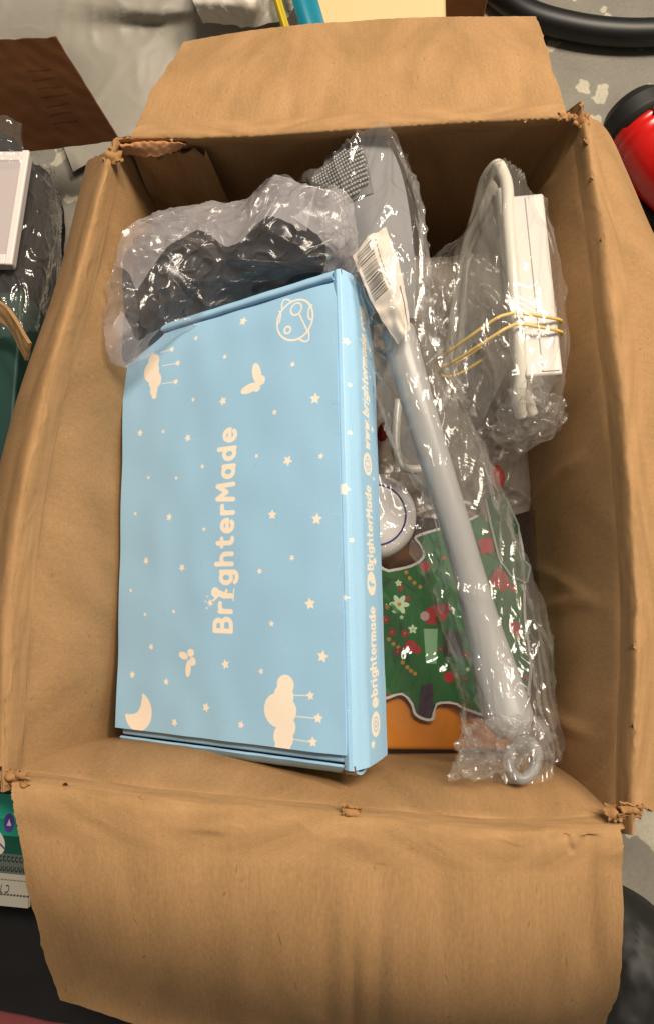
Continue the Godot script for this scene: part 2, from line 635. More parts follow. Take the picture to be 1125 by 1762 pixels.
func build_floor() -> void:
	var cv := Canvas.new(1024, 1024, Color(0.47, 0.455, 0.42))
	var flake := FastNoiseLite.new()
	flake.seed = 31
	flake.frequency = 0.011
	flake.fractal_octaves = 4
	for y in 1024:
		for x in 1024:
			var a := flake.get_noise_2d(x * 1.25, y) + 0.25 * flake.get_noise_2d(x * 0.3 + 900, y * 0.3)
			var e := smoothstep(0.30, 0.325, a)
			var c := Color(0.47, 0.455, 0.42).lerp(Color(0.66, 0.635, 0.57), e)
			var g := 1.0 + 0.06 * fine.get_noise_2d(x * 1.7, y * 1.7) + 0.08 * wavy.get_noise_2d(x, y)
			cv.px[y * 1024 + x] = Color(c.r * g, c.g * g, c.b * g)
	var m := mat(Color.WHITE, 0.7, 0.4)
	m.albedo_texture = cv.texture()
	m.uv1_scale = Vector3(0.8, 0.8, 1)
	var b := Builder.new()
	var rows := []
	for r in 2:
		rows.append(PackedVector3Array([Vector3(-5, 0, -5 + 10 * r), Vector3(5, 0, -5 + 10 * r)]))
	b.grid(rows, func(r, c): return Vector2(10.0 * c, 10.0 * r))
	var o := obj("floor", b, m)
	o.set_meta("kind", "structure")
	tag(o, "grey concrete floor with flaking pale paint", "floor")

# one side of the carton: the wall up to its fold, and the flap beyond it
func carton_side(box: Node3D, ctrl: Array, seed_at: float, flip: bool, grooves: Array, flap_grooves: Array) -> void:
	var ns := 150
	var nt := 66
	var across := absf(ctrl[0][0].x - ctrl[-1][0].x) < 0.1
	var rows := []
	for r in nt * 2 + 1:
		var row := PackedVector3Array()
		# more rows where the board bends
		var g0 := float(r) / nt - 1.0
		var t := 2.0 + signf(g0) * 2.0 * pow(absf(g0), 1.5)
		for c in ns + 1:
			var s := lerpf(-0.035, 1.035, float(c) / ns) if t < 1.9 else lerpf(lerpf(-0.035, 0.0, clampf((t - 1.9) * 8.0, 0, 1)), lerpf(1.035, 1.0, clampf((t - 1.9) * 8.0, 0, 1)), float(c) / ns)
			var sj := s * (ctrl.size() - 1)
			var tj := t
			if t > 2.0:
				var far_out := clampf((t - 2.0) * 2.5, 0.0, 1.0)
				var j := ridge.get_noise_2d(t * 3.0 + seed_at, c * 0.001) * 0.003 + ridge.get_noise_2d(t * 13.0 + seed_at, 3.0) * 0.002 + ridge.get_noise_2d(t * 45.0, seed_at) * 0.0014
				if c == 0 or c == ns:
					sj += j * (ctrl.size() - 1) * far_out
				if r == nt * 2:
					tj += 0.005 * ridge.get_noise_2d(s * 5.0 + seed_at, 5.0) + 0.004 * ridge.get_noise_2d(s * 40.0, seed_at)
			var p := net(ctrl, sj, tj)
			# soft dents and small wrinkles, strongest along the fold
			var near_fold := exp(-pow((t - 2.0) / 0.7, 2.0))
			var q := p * 20.0 + Vector3(seed_at, 0, 0)
			var d := 0.0012 * ridge.get_noise_3dv(p * 6.0 + Vector3(seed_at, 4, 0)) + 0.0003 * ridge.get_noise_3dv(p * 17.0 + Vector3(seed_at, 4, 8))
			d += near_fold * (0.0007 * ridge.get_noise_3dv(q * 1.1) + 0.0005 * maxf(0.0, 1.0 - 4.0 * absf(ridge.get_noise_3dv(q * 1.7))))
			d += 0.00035 * sin(s * 300.0 + 6.0 * ridge.get_noise_2d(s * 8.0, seed_at)) * exp(-pow((t - 2.12) / 0.16, 2.0)) * maxf(0.0, ridge.get_noise_2d(s * 7.0 + seed_at, 2.0) + 0.3)
			d -= 0.0016 * exp(-pow((t - 0.99 - 0.02 * ridge.get_noise_2d(s * 9.0, seed_at)) / 0.035, 2.0)) * (0.6 + 0.6 * ridge.get_noise_2d(s * 4.0, seed_at + 9.0))
			d += exp(-pow((t - 1.7) / 0.7, 2.0)) * 0.0005 * maxf(0.0, 1.0 - 3.5 * absf(ridge.get_noise_3dv(p * Vector3(19, 12, 19) + Vector3(seed_at, 0, 3)))) * maxf(0.0, ridge.get_noise_3dv(p * 8.0 + Vector3(0, seed_at, 0)) + 0.15)
			for g in (grooves if t < 2.0 else flap_grooves):
				# [s, t from, t to, slope, depth, width]
				if t > g[1] and t < g[2]:
					var e: float = (s - g[0] - g[3] * (t - g[1])) / g[5]
					d -= g[4] * exp(-e * e) * smoothstep(g[1], g[1] + 0.15, t) * (1.0 - smoothstep(g[2] - 0.15, g[2], t))
			var outw := Vector3(d if across else 0.0, 0, 0.0 if across else d)
			row.append(p + Vector3(0, d, 0) * smoothstep(1.0, 2.0, t) + outw * (1.0 - 0.7 * smoothstep(1.5, 2.5, t)) * (1.0 if flip == across else 1.0))
		rows.append(row)
	var whole := Builder.new()
	whole.grid(rows, func(_r, _c): return Vector2.ZERO, flip)
	var normals := []
	for r in nt * 2 + 1:
		normals.append(whole.n.slice(r * (ns + 1), (r + 1) * (ns + 1)))
	for half in 2:
		var b := Builder.new()
		var from := half * nt
		b.shell(rows.slice(from, from + nt + 1), 0.0030, func(r, c): return Vector2(float(c) / ns * 0.5 + seed_at * 0.13, (0.36 * (1.0 - pow(1.0 - float(r) / nt, 1.5)) if half == 0 else 0.36 + 0.19 * pow(float(r) / nt, 1.5))), flip, normals.slice(from, from + nt + 1))
		obj("wall" if half == 0 else "flap", b, M.kraft, box)

func scrap(box: Node3D, called: String, at: Vector3, size: float, up: Vector3, seed_at: float, m: Material, long := 1.6) -> void:
	var b := Builder.new()
	var x := up.cross(Vector3(0.3, 0.2, 1)).normalized().rotated(up, seed_at)
	var y := up.cross(x)
	var rows := []
	for r in 10:
		var row := PackedVector3Array()
		for c in 12:
			var u := c / 11.0 - 0.5
			var v := r / 9.0 - 0.5
			if r == 0 or r == 9:
				v += 0.14 * ridge.get_noise_2d(c * 0.9 + seed_at * 7.0, r)
			if c == 0 or c == 11:
				u += 0.14 * ridge.get_noise_2d(r * 0.9, c + seed_at * 5.0)
			var lift := 0.9 * ridge.get_noise_3d(u * 1.6 + seed_at, v * 1.6, 3.0) + 0.3 * ridge.get_noise_3d(u * 5.0, v * 5.0, seed_at)
			row.append(at + (x * u * long + y * v + up * lift * 0.5) * size * 1.6)
		rows.append(row)
	b.shell(rows, 0.0012, func(r, c): return Vector2(c * 0.002, r * 0.002))
	obj(called, b, m, box)

func build_carton() -> void:
	var box := thing("cardboard_carton", "big worn brown cardboard carton with all four flaps folded open", "carton", Vector3(-0.025, 0, -0.17))
	# stations along each side, from each the profile: wall foot, under the fold, fold, past the fold, flap edge
	carton_side(box, [
		[Vector3(-0.215, 0, -0.425), Vector3(-0.2141, 0.345, -0.4114), Vector3(-0.2174, 0.362, -0.3985), Vector3(-0.2356, 0.345, -0.4112), Vector3(-0.3194, 0.2, -0.5149)],
		[Vector3(-0.215, 0, -0.30), Vector3(-0.223, 0.345, -0.2925), Vector3(-0.2277, 0.364, -0.2855), Vector3(-0.2472, 0.345, -0.2975), Vector3(-0.3338, 0.2, -0.3656)],
		[Vector3(-0.215, 0, -0.17), Vector3(-0.2367, 0.345, -0.1703), Vector3(-0.2428, 0.364, -0.1666), Vector3(-0.2653, 0.345, -0.1768), Vector3(-0.3593, 0.2, -0.2125)],
		[Vector3(-0.215, 0, -0.04), Vector3(-0.2366, 0.345, -0.0337), Vector3(-0.2461, 0.364, -0.0357), Vector3(-0.2698, 0.345, -0.0367), Vector3(-0.3712, 0.2, -0.0362)],
		[Vector3(-0.215, 0, 0.088), Vector3(-0.2288, 0.345, 0.0835), Vector3(-0.2329, 0.364, 0.0837), Vector3(-0.2551, 0.345, 0.0887), Vector3(-0.3611, 0.2, 0.1227)]], 1.0, false,
		[], [])
	carton_side(box, [
		[Vector3(0.165, 0, -0.425), Vector3(0.1663, 0.345, -0.4401), Vector3(0.1717, 0.362, -0.433), Vector3(0.1813, 0.352, -0.445), Vector3(0.2977, 0.23, -0.3875)],
		[Vector3(0.165, 0, -0.30), Vector3(0.1758, 0.345, -0.3045), Vector3(0.1847, 0.362, -0.3011), Vector3(0.2018, 0.352, -0.308), Vector3(0.3235, 0.235, -0.3222)],
		[Vector3(0.165, 0, -0.17), Vector3(0.1832, 0.345, -0.1773), Vector3(0.1898, 0.362, -0.1712), Vector3(0.2091, 0.352, -0.1732), Vector3(0.331, 0.24, -0.1924)],
		[Vector3(0.165, 0, -0.04), Vector3(0.185, 0.345, -0.0464), Vector3(0.1897, 0.362, -0.0413), Vector3(0.2067, 0.352, -0.0387), Vector3(0.3279, 0.24, -0.0461)],
		[Vector3(0.165, 0, 0.088), Vector3(0.1752, 0.345, 0.0887), Vector3(0.1808, 0.362, 0.0866), Vector3(0.1958, 0.352, 0.0904), Vector3(0.3121, 0.24, 0.1015)]], 2.0, true,
		[[0.60, 0.4, 0.97, -0.10, 0.003, 0.010], [0.78, 0.4, 0.97, -0.04, 0.004, 0.008], [0.90, 0.4, 0.97, 0.05, 0.005, 0.008], [0.04, 0.3, 0.97, 0.03, 0.002, 0.008], [0.68, 0.5, 0.95, 0.2, 0.0025, 0.010]], [])
	carton_side(box, [
		[Vector3(-0.215, 0, -0.425), Vector3(-0.2028, 0.345, -0.4208), Vector3(-0.2031, 0.358, -0.4171), Vector3(-0.1988, 0.36, -0.4303), Vector3(-0.1871, 0.302, -0.5807)],
		[Vector3(-0.12, 0, -0.425), Vector3(-0.107, 0.345, -0.4226), Vector3(-0.1042, 0.362, -0.4162), Vector3(-0.1035, 0.362, -0.4333), Vector3(-0.1011, 0.3, -0.6009)],
		[Vector3(-0.025, 0, -0.425), Vector3(-0.0173, 0.345, -0.43), Vector3(-0.0175, 0.362, -0.4234), Vector3(-0.0176, 0.362, -0.4393), Vector3(-0.0239, 0.298, -0.6098)],
		[Vector3(0.07, 0, -0.425), Vector3(0.0763, 0.345, -0.4375), Vector3(0.074, 0.362, -0.4305), Vector3(0.0712, 0.362, -0.4453), Vector3(0.0672, 0.298, -0.6149)],
		[Vector3(0.165, 0, -0.425), Vector3(0.1625, 0.345, -0.4424), Vector3(0.1594, 0.36, -0.4372), Vector3(0.1562, 0.36, -0.452), Vector3(0.155, 0.3, -0.6119)]], 3.0, true,
		[[0.72, 0.4, 0.97, 0.05, 0.0015, 0.03]], [[0.19, 2.1, 3.9, 0.01, 0.0012, 0.02], [0.35, 2.3, 4.0, 0.0, 0.0015, 0.02], [0.62, 2.2, 4.0, 0.0, 0.001, 0.03]])
	carton_side(box, [
		[Vector3(-0.215, 0, 0.106), Vector3(-0.2236, 0.345, 0.0902), Vector3(-0.2259, 0.36, 0.094), Vector3(-0.2177, 0.358, 0.1283), Vector3(-0.2208, 0.25, 0.2733)],
		[Vector3(-0.12, 0, 0.106), Vector3(-0.1156, 0.348, 0.0953), Vector3(-0.1158, 0.36, 0.1002), Vector3(-0.1114, 0.362, 0.1319), Vector3(-0.1248, 0.21, 0.315)],
		[Vector3(-0.025, 0, 0.106), Vector3(0.0015, 0.35, 0.0997), Vector3(0.0017, 0.362, 0.1031), Vector3(0.0016, 0.364, 0.1318), Vector3(0.006, 0.16, 0.3497)],
		[Vector3(0.07, 0, 0.106), Vector3(0.0994, 0.35, 0.1003), Vector3(0.0985, 0.362, 0.1052), Vector3(0.0992, 0.362, 0.1319), Vector3(0.1347, 0.11, 0.3703)],
		[Vector3(0.165, 0, 0.106), Vector3(0.1691, 0.345, 0.097), Vector3(0.1735, 0.358, 0.1028), Vector3(0.1751, 0.354, 0.1284), Vector3(0.236, 0.13, 0.3323)]], 4.0, false,
		[[0.78, 0.4, 0.97, 0.02, 0.0015, 0.02], [0.88, 0.4, 0.97, 0.06, 0.002, 0.012]],
		[[0.47, 3.0, 4.1, 0.0, 0.0012, 0.012], [0.51, 3.1, 4.1, 0.0, 0.0016, 0.008], [0.55, 2.9, 4.1, 0.0, 0.0014, 0.014], [0.30, 2.5, 4.1, 0.0, 0.0014, 0.03], [0.93, 2.1, 3.3, 0.0, 0.003, 0.02], [0.88, 2.05, 2.6, 0.02, 0.002, 0.006]])
	var b := Builder.new()
	b.rounded(Transform3D(Basis(), Vector3(-0.025, 0.004, -0.168)), Vector3(0.40, 0.006, 0.53), 0.002)
	obj("base", b, M.kraft, box)
	# the glue tab left standing in the far corner, its upper edge torn
	b = Builder.new()
	var rows := []
	for r in 25:
		var row := PackedVector3Array()
		for c in 25:
			var x := lerpf(-0.208, -0.142 + 0.018 * r / 24.0, c / 24.0)
			var y := lerpf(0.345, 0.16, r / 24.0)
			y += 0.012 * ridge.get_noise_2d(c * 0.25, 2.0) if r == 0 else 0.0
			row.append(Vector3(x, y, -0.4165 + 0.002 * ridge.get_noise_2d(c * 0.2, r * 0.2) - 0.006 * exp(-pow((c - 12.0) / 2.0, 2.0)) * 0.5))
		rows.append(row)
	b.shell(rows, 0.003, func(r, c): return Vector2(c * 0.003, r * 0.006), false)
	obj("glue_tab", b, M.kraft, box)
	# torn board at the four corners and along the near fold
	b = Builder.new()
	rows = []
	var strip := [[Vector3(-0.217, 0.35, -0.4174), Vector3(-0.1871, 0.352, -0.4181), Vector3(-0.1578, 0.349, -0.4198)], [Vector3(-0.2093, 0.362, -0.4054), Vector3(-0.1834, 0.361, -0.4104), Vector3(-0.1575, 0.356, -0.4146)], [Vector3(-0.21, 0.352, -0.4063), Vector3(-0.186, 0.351, -0.4051), Vector3(-0.162, 0.35, -0.413)]]
	for r in 17:
		var row := PackedVector3Array()
		for c in 41:
			row.append(net(strip, r / 16.0 * 1.9999 - (0.12 * absf(ridge.get_noise_2d(c * 0.5, 3.0)) if r == 16 else 0.0), c / 40.0 * 1.9999) + Vector3(0, 0.0012 * ridge.get_noise_2d(c * 0.25, r * 0.2), 0))
		rows.append(row)
	b.shell(rows, 0.0012, func(r, c): return Vector2(c, r) * 0.002)
	obj("torn_edge", b, mat(Color(0.66, 0.48, 0.34), 0.95, 0.2), box)
	for s in [[Vector3(-0.2151, 0.3615, -0.3944), 0.006, 2.0, 1.6], [Vector3(0.1704, 0.3605, -0.4334), 0.006, 3.0, 1.4], [Vector3(0.1576, 0.36, -0.4383), 0.004, 4.0, 1.8],
			[Vector3(-0.2242, 0.361, 0.0911), 0.006, 6.0, 1.8], [Vector3(0.1741, 0.356, 0.0928), 0.006, 7.0, 1.7], [Vector3(0.1797, 0.3605, 0.0901), 0.006, 8.0, 1.6], [Vector3(0.0012, 0.3615, 0.0994), 0.004, 10.0, 1.8]]:
		scrap(box, "torn_edge", s[0], s[1], Vector3(0.1, 1, 0.1).normalized(), s[2] * 3.1, M.torn, s[3])

# ------------------------------------------------------------------ the pale blue mailer
const BW := 0.2255
const BL := 0.3616

func build_mailer() -> void:
	var A := Vector3(-0.2231, 0.2739, -0.2807)
	var U := Vector3(0.8802, 0.4745, -0.011)
	var V := Vector3(0.0608, -0.0899, 0.9941)
	var N := Vector3(-0.4707, 0.8757, 0.108)
	var bt := Transform3D(Basis(U, N, V).orthonormalized(), A)   # x across, y out of the lid, z along
	var box := thing("mailer_box", "pale blue printed mailer box lying tilted in the carton", "box", A)
	var blue := Color(0.585, 0.75, 0.87)
	var cream := Color(0.93, 0.875, 0.81)
	var k := 3200.0
	var cv := Canvas.new(int(BW * k), int(BL * k), blue)
	paint_lid(cv, k, cream, blue)
	scuff(cv, 160)
	cv.grain(0.02, fine, 1.3)
	var lid_m := mat(Color.WHITE, 0.5, 0.45)
	lid_m.albedo_texture = cv.texture()
	var plain := mat(blue, 0.5, 0.45)
	var sk := 2600.0
	var sc := Canvas.new(int(BL * sk), int(0.075 * sk), blue)
	paint_side(sc, sk, cream)
	sc.grain(0.02, fine, 1.3)
	var side_m := mat(Color.WHITE, 0.5, 0.45)
	side_m.albedo_texture = sc.texture()
	# body, a little inside the lid and side panels
	var b := Builder.new()
	b.rounded(bt * Transform3D(Basis(), Vector3(BW * 0.5, -0.029, BL * 0.5)), Vector3(BW - 0.004, 0.050, BL - 0.004), 0.002)
	obj("body", b, plain, box)
	# lid panel, slightly domed, its near edge standing open by a slit
	b = Builder.new()
	var rows := []
	for r in 41:
		var row := PackedVector3Array()
		for c in 31:
			var x := lerpf(0.0, BW - 0.0005, c / 30.0)
			var z := lerpf(0.010, BL - 0.0085, r / 40.0)
			var dome := 0.0022 * sin(PI * c / 30.0) * sin(PI * r / 40.0)
			var y := dome + 0.0007 * ridge.get_noise_2d(c * 0.16, r * 0.14)
			if r > 34:
				y += 0.0015 * (r - 34) / 6.0
			if c > 27:
				y -= 0.0012 * (c - 27) / 3.0
			if r < 2:
				y -= 0.001 * (2 - r)
			row.append(bt * Vector3(x, y, z))
		rows.append(row)
	b.shell(rows, 0.002, func(r, c): return Vector2(c / 30.0, lerpf(0.010, BL - 0.0085, r / 40.0) / BL), false)
	obj("lid", b, lid_m, box)
	# the hinge fold along the far edge
	b = Builder.new()
	rows = []
	for r in 13:
		var a := lerpf(-0.3, PI * 0.75, r / 12.0)
		var row := PackedVector3Array()
		for c in 31:
			row.append(bt * Vector3(lerpf(0.001, BW - 0.003, c / 30.0), -0.0045 + 0.0052 * sin(a + 0.45) + 0.0006 * ridge.get_noise_2d(c * 0.3, 1.0), 0.0065 - 0.0075 * (1.0 - cos(a)) * 0.6 + 0.002))
		rows.append(row)
	b.shell(rows, 0.001, func(r, c): return Vector2(c, r), true)
	obj("hinge_fold", b, plain, box)
	# the lid's front lip, pushed down into the box
	b = Builder.new()
	rows = []
	for r in 17:
		var row := PackedVector3Array()
		for c in 31:
			var y := lerpf(-0.0035, -0.050, r / 16.0)
			var z := BL + 0.0005 + 0.0105 * pow(sin(PI * minf(r / 9.0, 1.0)), 0.8) * (1.0 - 0.25 * c / 30.0) - 0.0035 * r / 16.0
			row.append(bt * Vector3(lerpf(0.0, BW + 0.003, c / 30.0), y + 0.0008 * ridge.get_noise_2d(c * 0.25, r * 0.1), z))
		rows.append(row)
	b.shell(rows, 0.002, func(r, c): return Vector2(c * 0.01, r * 0.01), false)
	obj("front_lip", b, plain, box)
	# side panel: a rolled-over edge, then the flat wall
	b = Builder.new()
	rows = []
	var prof := [Vector2(-0.0035, -0.0032), Vector2(0.0005, -0.0016), Vector2(0.0038, -0.0026), Vector2(0.0055, -0.006), Vector2(0.0078, -0.0135), Vector2(0.0084, -0.017), Vector2(0.0078, -0.028), Vector2(0.0066, -0.041), Vector2(0.0045, -0.054)]
	for r in 41:
		var f := r / 40.0
		var pp := f * 8.0 * 0.9999
		var j := int(pp)
		var q: Vector2 = prof[j].lerp(prof[j + 1], pp - j)
		var row := PackedVector3Array()
		for c in 61:
			var z := lerpf(0.001, BL + 0.002, c / 60.0)
			var bump := 0.0003 * ridge.get_noise_2d(c * 0.12, f * 2.0)
			# far end leans in towards the corner
			var lean := 0.004 * exp(-c / 5.0)
			row.append(bt * Vector3(BW + q.x + bump * smoothstep(0.0, 0.3, f) - lean * f, q.y + 0.00015 * ridge.get_noise_2d(c * 0.3, 9.0), z))
		rows.append(row)
	b.shell(rows, 0.002, func(r, c):
		var pp: float = r / 40.0 * 8.0 * 0.9999
		var d: float = -lerpf(prof[int(pp)].y, prof[int(pp) + 1].y, pp - int(pp))
		return Vector2(c / 60.0, d / 0.075), true)
	obj("side_panel", b, side_m, box)
	# bare board showing at the two open corners
	for s in [[Vector3(BW - 0.001, -0.004, 0.004), 0.0055], [Vector3(BW - 0.0005, -0.004, BL + 0.002), 0.0065]]:
		b = Builder.new()
		for l in 4:
			b.rounded(bt * Transform3D(Basis(Vector3.UP, 0.3 * l).rotated(Vector3.RIGHT, 0.2), s[0] + Vector3(-0.0015 * l + 0.001, -0.0012 * l, 0.0006 * l)), Vector3(s[1] * 1.3, 0.0012, s[1]), 0.0004, 1)
		obj("bare_corner", b, mat(Color(0.42, 0.33, 0.24), 0.9), box)

func paint_lid(cv: Canvas, k: float, cream: Color, blue: Color) -> void:
	for s in [[Vector2(0.1383, 0.021), 8.0], [Vector2(0.0881, 0.0243), 5.0], [Vector2(0.12, 0.0477), 5.0], [Vector2(0.187, 0.0682), 5.0], [Vector2(0.0859, 0.0783), 4.5], [Vector2(0.1193, 0.0857), 8.0], [Vector2(0.2063, 0.0988), 9.0], [Vector2(0.1702, 0.1035), 5.0], [Vector2(0.0228, 0.0976), 7.0], [Vector2(0.0519, 0.1009), 4.0], [Vector2(0.0809, 0.1108), 7.0], [Vector2(0.0971, 0.1372), 4.5],
			[Vector2(0.1526, 0.1357), 4.0], [Vector2(0.1815, 0.143), 8.5], [Vector2(0.2104, 0.1432), 5.0], [Vector2(0.0344, 0.1394), 4.0], [Vector2(0.0687, 0.1438), 4.0], [Vector2(0.0187, 0.1699), 4.0], [Vector2(0.0605, 0.1764), 7.0], [Vector2(0.0999, 0.1895), 4.0], [Vector2(0.167, 0.1831), 8.0], [Vector2(0.2058, 0.1893), 9.0], [Vector2(0.184, 0.2166), 5.0], [Vector2(0.1551, 0.2254), 5.0],
			[Vector2(0.0331, 0.212), 7.0], [Vector2(0.0755, 0.2196), 7.0], [Vector2(0.0153, 0.2369), 4.0], [Vector2(0.199, 0.2505), 9.0], [Vector2(0.0334, 0.2575), 4.0], [Vector2(0.0662, 0.2552), 4.0], [Vector2(0.1654, 0.2647), 5.0], [Vector2(0.0401, 0.2845), 6.0], [Vector2(0.208, 0.2876), 9.0], [Vector2(0.1209, 0.296), 8.0], [Vector2(0.1554, 0.2998), 5.0], [Vector2(0.0179, 0.3084), 7.0],
			[Vector2(0.0585, 0.3122), 6.0], [Vector2(0.1016, 0.3296), 8.0], [Vector2(0.0686, 0.3437), 7.0], [Vector2(0.1361, 0.34), 6.0], [Vector2(0.1117, 0.3572), 6.0],
			[Vector2(0.0605, 0.0281), 6.0], [Vector2(0.0675, 0.0422), 6.0], [Vector2(0.0657, 0.0586), 6.0], [Vector2(0.1977, 0.3151), 7.0], [Vector2(0.2041, 0.3301), 7.5], [Vector2(0.1999, 0.3463), 7.5]]:
		cv.star(s[0] * k, s[1] * 0.00052 * k, 0.35 + 1.7 * s[0].x * 20.0, cream)
	# threads from the clouds to their stars
	for s in [[Vector2(0.0472, 0.0283), Vector2(0.0605, 0.0281)], [Vector2(0.0495, 0.0411), Vector2(0.0675, 0.0422)], [Vector2(0.0491, 0.0575), Vector2(0.0657, 0.0586)], [Vector2(0.1833, 0.3155), Vector2(0.1952, 0.3152)], [Vector2(0.183, 0.3301), Vector2(0.2022, 0.3303)], [Vector2(0.1828, 0.3459), Vector2(0.198, 0.3465)]]:
		cv.stroke(s[0] * k, s[1] * k, 1.1, cream)
	# clouds: round lobes on one side, cut straight on the other
	for s in [[Vector2(0.0388, 0.0346), 13.0], [Vector2(0.0361, 0.0437), 18.0], [Vector2(0.0405, 0.0527), 15.0], [Vector2(0.0393, 0.0615), 9.0], [Vector2(0.0401, 0.0664), 6.0], [Vector2(0.1768, 0.3085), 13.5], [Vector2(0.1752, 0.3168), 16.0], [Vector2(0.1699, 0.327), 23.0], [Vector2(0.177, 0.3265), 17.0], [Vector2(0.1774, 0.3379), 15.0], [Vector2(0.1747, 0.3454), 16.5], [Vector2(0.1741, 0.3527), 13.0]]:
		cv.disc(s[0] * k, s[1] * 0.00053 * k, cream)
	# moon: a crescent between two arcs
	var c0: Vector2 = Vector2(0.0269, 0.3381) * k
	var r0 := 0.0158 * k
	var moon := Canvas.ring(c0, Vector2(r0, r0), 0.0, -1.30, 2.95, 30)
	var tip0 := moon[0]
	var tip1 := moon[moon.size() - 1]
	for j in range(1, 16):
		var f := j / 16.0
		moon.append(tip1.lerp(tip0, f) + (tip1 - tip0).orthogonal().normalized() * sin(PI * f) * r0 * 0.5)
	cv.poly(moon, cream)
	# butterflies
	for s in [[Vector2(0.1532, 0.0688), 8.0, 17.0, -0.22], [Vector2(0.1462, 0.0799), 17.0, 7.0, -0.18], [Vector2(0.1577, 0.0754), 7.0, 7.5, 0.3], [Vector2(0.1531, 0.0803), 7.0, 7.0, 0.0], [Vector2(0.0775, 0.2906), 10.0, 5.5, 0.25], [Vector2(0.0856, 0.2881), 7.0, 6.0, 0.0], [Vector2(0.0875, 0.2949), 6.5, 6.5, 0.0], [Vector2(0.0826, 0.3006), 5.5, 13.0, 0.15]]:
		cv.ellipse(s[0] * k, Vector2(s[1], s[2]) * 0.00053 * k, s[3], cream)
	# planet with its ring, band and craters in outline
	var pc: Vector2 = Vector2(0.1893, 0.0326) * k
	var pr := 0.0163 * k
	var lw := 1.5
	cv.line(Canvas.ring(pc, Vector2(pr, pr), 0, 0, TAU, 40), lw * 1.5, cream)
	cv.line(Canvas.ring(pc, Vector2(pr * 0.42, pr * 1.38), -0.52, 0, TAU, 48), lw * 1.3, cream)
	cv.disc(pc, pr + 0.5, blue)
	cv.line(Canvas.ring(pc, Vector2(pr, pr), 0, 0, TAU, 40), lw * 1.5, cream)
	cv.line(Canvas.ring(Vector2(0.1905, 0.024) * k, Vector2(1, 1) * 0.0050 * k, 0, 0, TAU, 24), lw * 1.3, cream)
	cv.line(Canvas.ring(Vector2(0.1826, 0.0395) * k, Vector2(1, 1) * 0.0028 * k, 0, 0, TAU, 20), lw * 1.5, cream)
	cv.stroke(Vector2(0.1936, 0.0295) * k, Vector2(0.2012, 0.0458) * k, lw * 1.3, cream)
	cv.line(Canvas.ring(Vector2(0.174, 0.027) * k, Vector2(4, 10) * 0.00052 * k, 0.1, -1.6, 1.6, 14), lw * 1.3, cream)
	cv.line(Canvas.ring(Vector2(0.2042, 0.0303) * k, Vector2(5, 11) * 0.00052 * k, 0.1, 1.5, 4.8, 14), lw * 1.3, cream)
	# the name, read from the near end to the far end
	var from: Vector2 = Vector2(0.1268, 0.2707) * k
	var to: Vector2 = Vector2(0.1319, 0.1087) * k
	var dir := (to - from).normalized()
	var up := Vector2(dir.y, -dir.x)
	if up.x > 0.0:
		up = -up
	var size := 0.0162 * k
	write(cv, "Br", from, dir, up, size, 0.235, cream, 0.0, 0.27)
	var span := (to - from).length()
	var x_i := text_width("Br", 0.27) * size + 0.30 * size
	var rest := "ghterMade"
	var x_g := x_i + 0.62 * size
	write(cv, rest, from + dir * x_g, dir, up, size, 0.235, cream, span - x_g, 0.25)
	# in place of the dotted letter, a child on a plinth reaching for a star
	var at := func(x: float, y: float) -> Vector2: return from + dir * (x_i + x * size) + up * y * size
	cv.stroke(at.call(0, 0.0), at.call(0, 0.42), 0.13 * size, cream)
	cv.stroke(at.call(-0.22, -0.12), at.call(0.34, -0.16), 0.035 * size, cream)
	cv.stroke(at.call(0.0, 0.42), at.call(0.12, 0.78), 0.15 * size, cream)
	cv.disc(at.call(0.16, 1.02), 0.24 * size, cream)
	cv.stroke(at.call(0.05, 0.75), at.call(-0.22, 1.1), 0.06 * size, cream)
	cv.stroke(at.call(0.02, 0.42), at.call(0.26, 0.3), 0.07 * size, cream)
	cv.star(at.call(-0.36, 1.3), 0.2 * size, 0.5, cream)
	cv.star(at.call(-0.62, 1.5), 0.08 * size, 0.2, cream)
	cv.star(at.call(-0.3, 1.6), 0.07 * size, 0.9, cream)
	cv.star(at.call(-0.05, 1.5), 0.06 * size, 0.9, cream)

func scuff(cv: Canvas, n: int) -> void:
	for j in n:
		var p := Vector2(rng.randf() * cv.w, rng.randf() * cv.h)
		if j % 2:
			p = Vector2((2.0 + rng.randf() * 8.0) if rng.randf() < 0.5 else cv.w - 2.0 - rng.randf() * 8.0, p.y)
		cv.stroke(p, p + Vector2.from_angle(rng.randf() * TAU) * rng.randf_range(2, 26), rng.randf_range(0.4, 1.0), Color(0.86, 0.9, 0.92, 0.16) if rng.randf() < 0.6 else Color(0.35, 0.45, 0.5, 0.14))

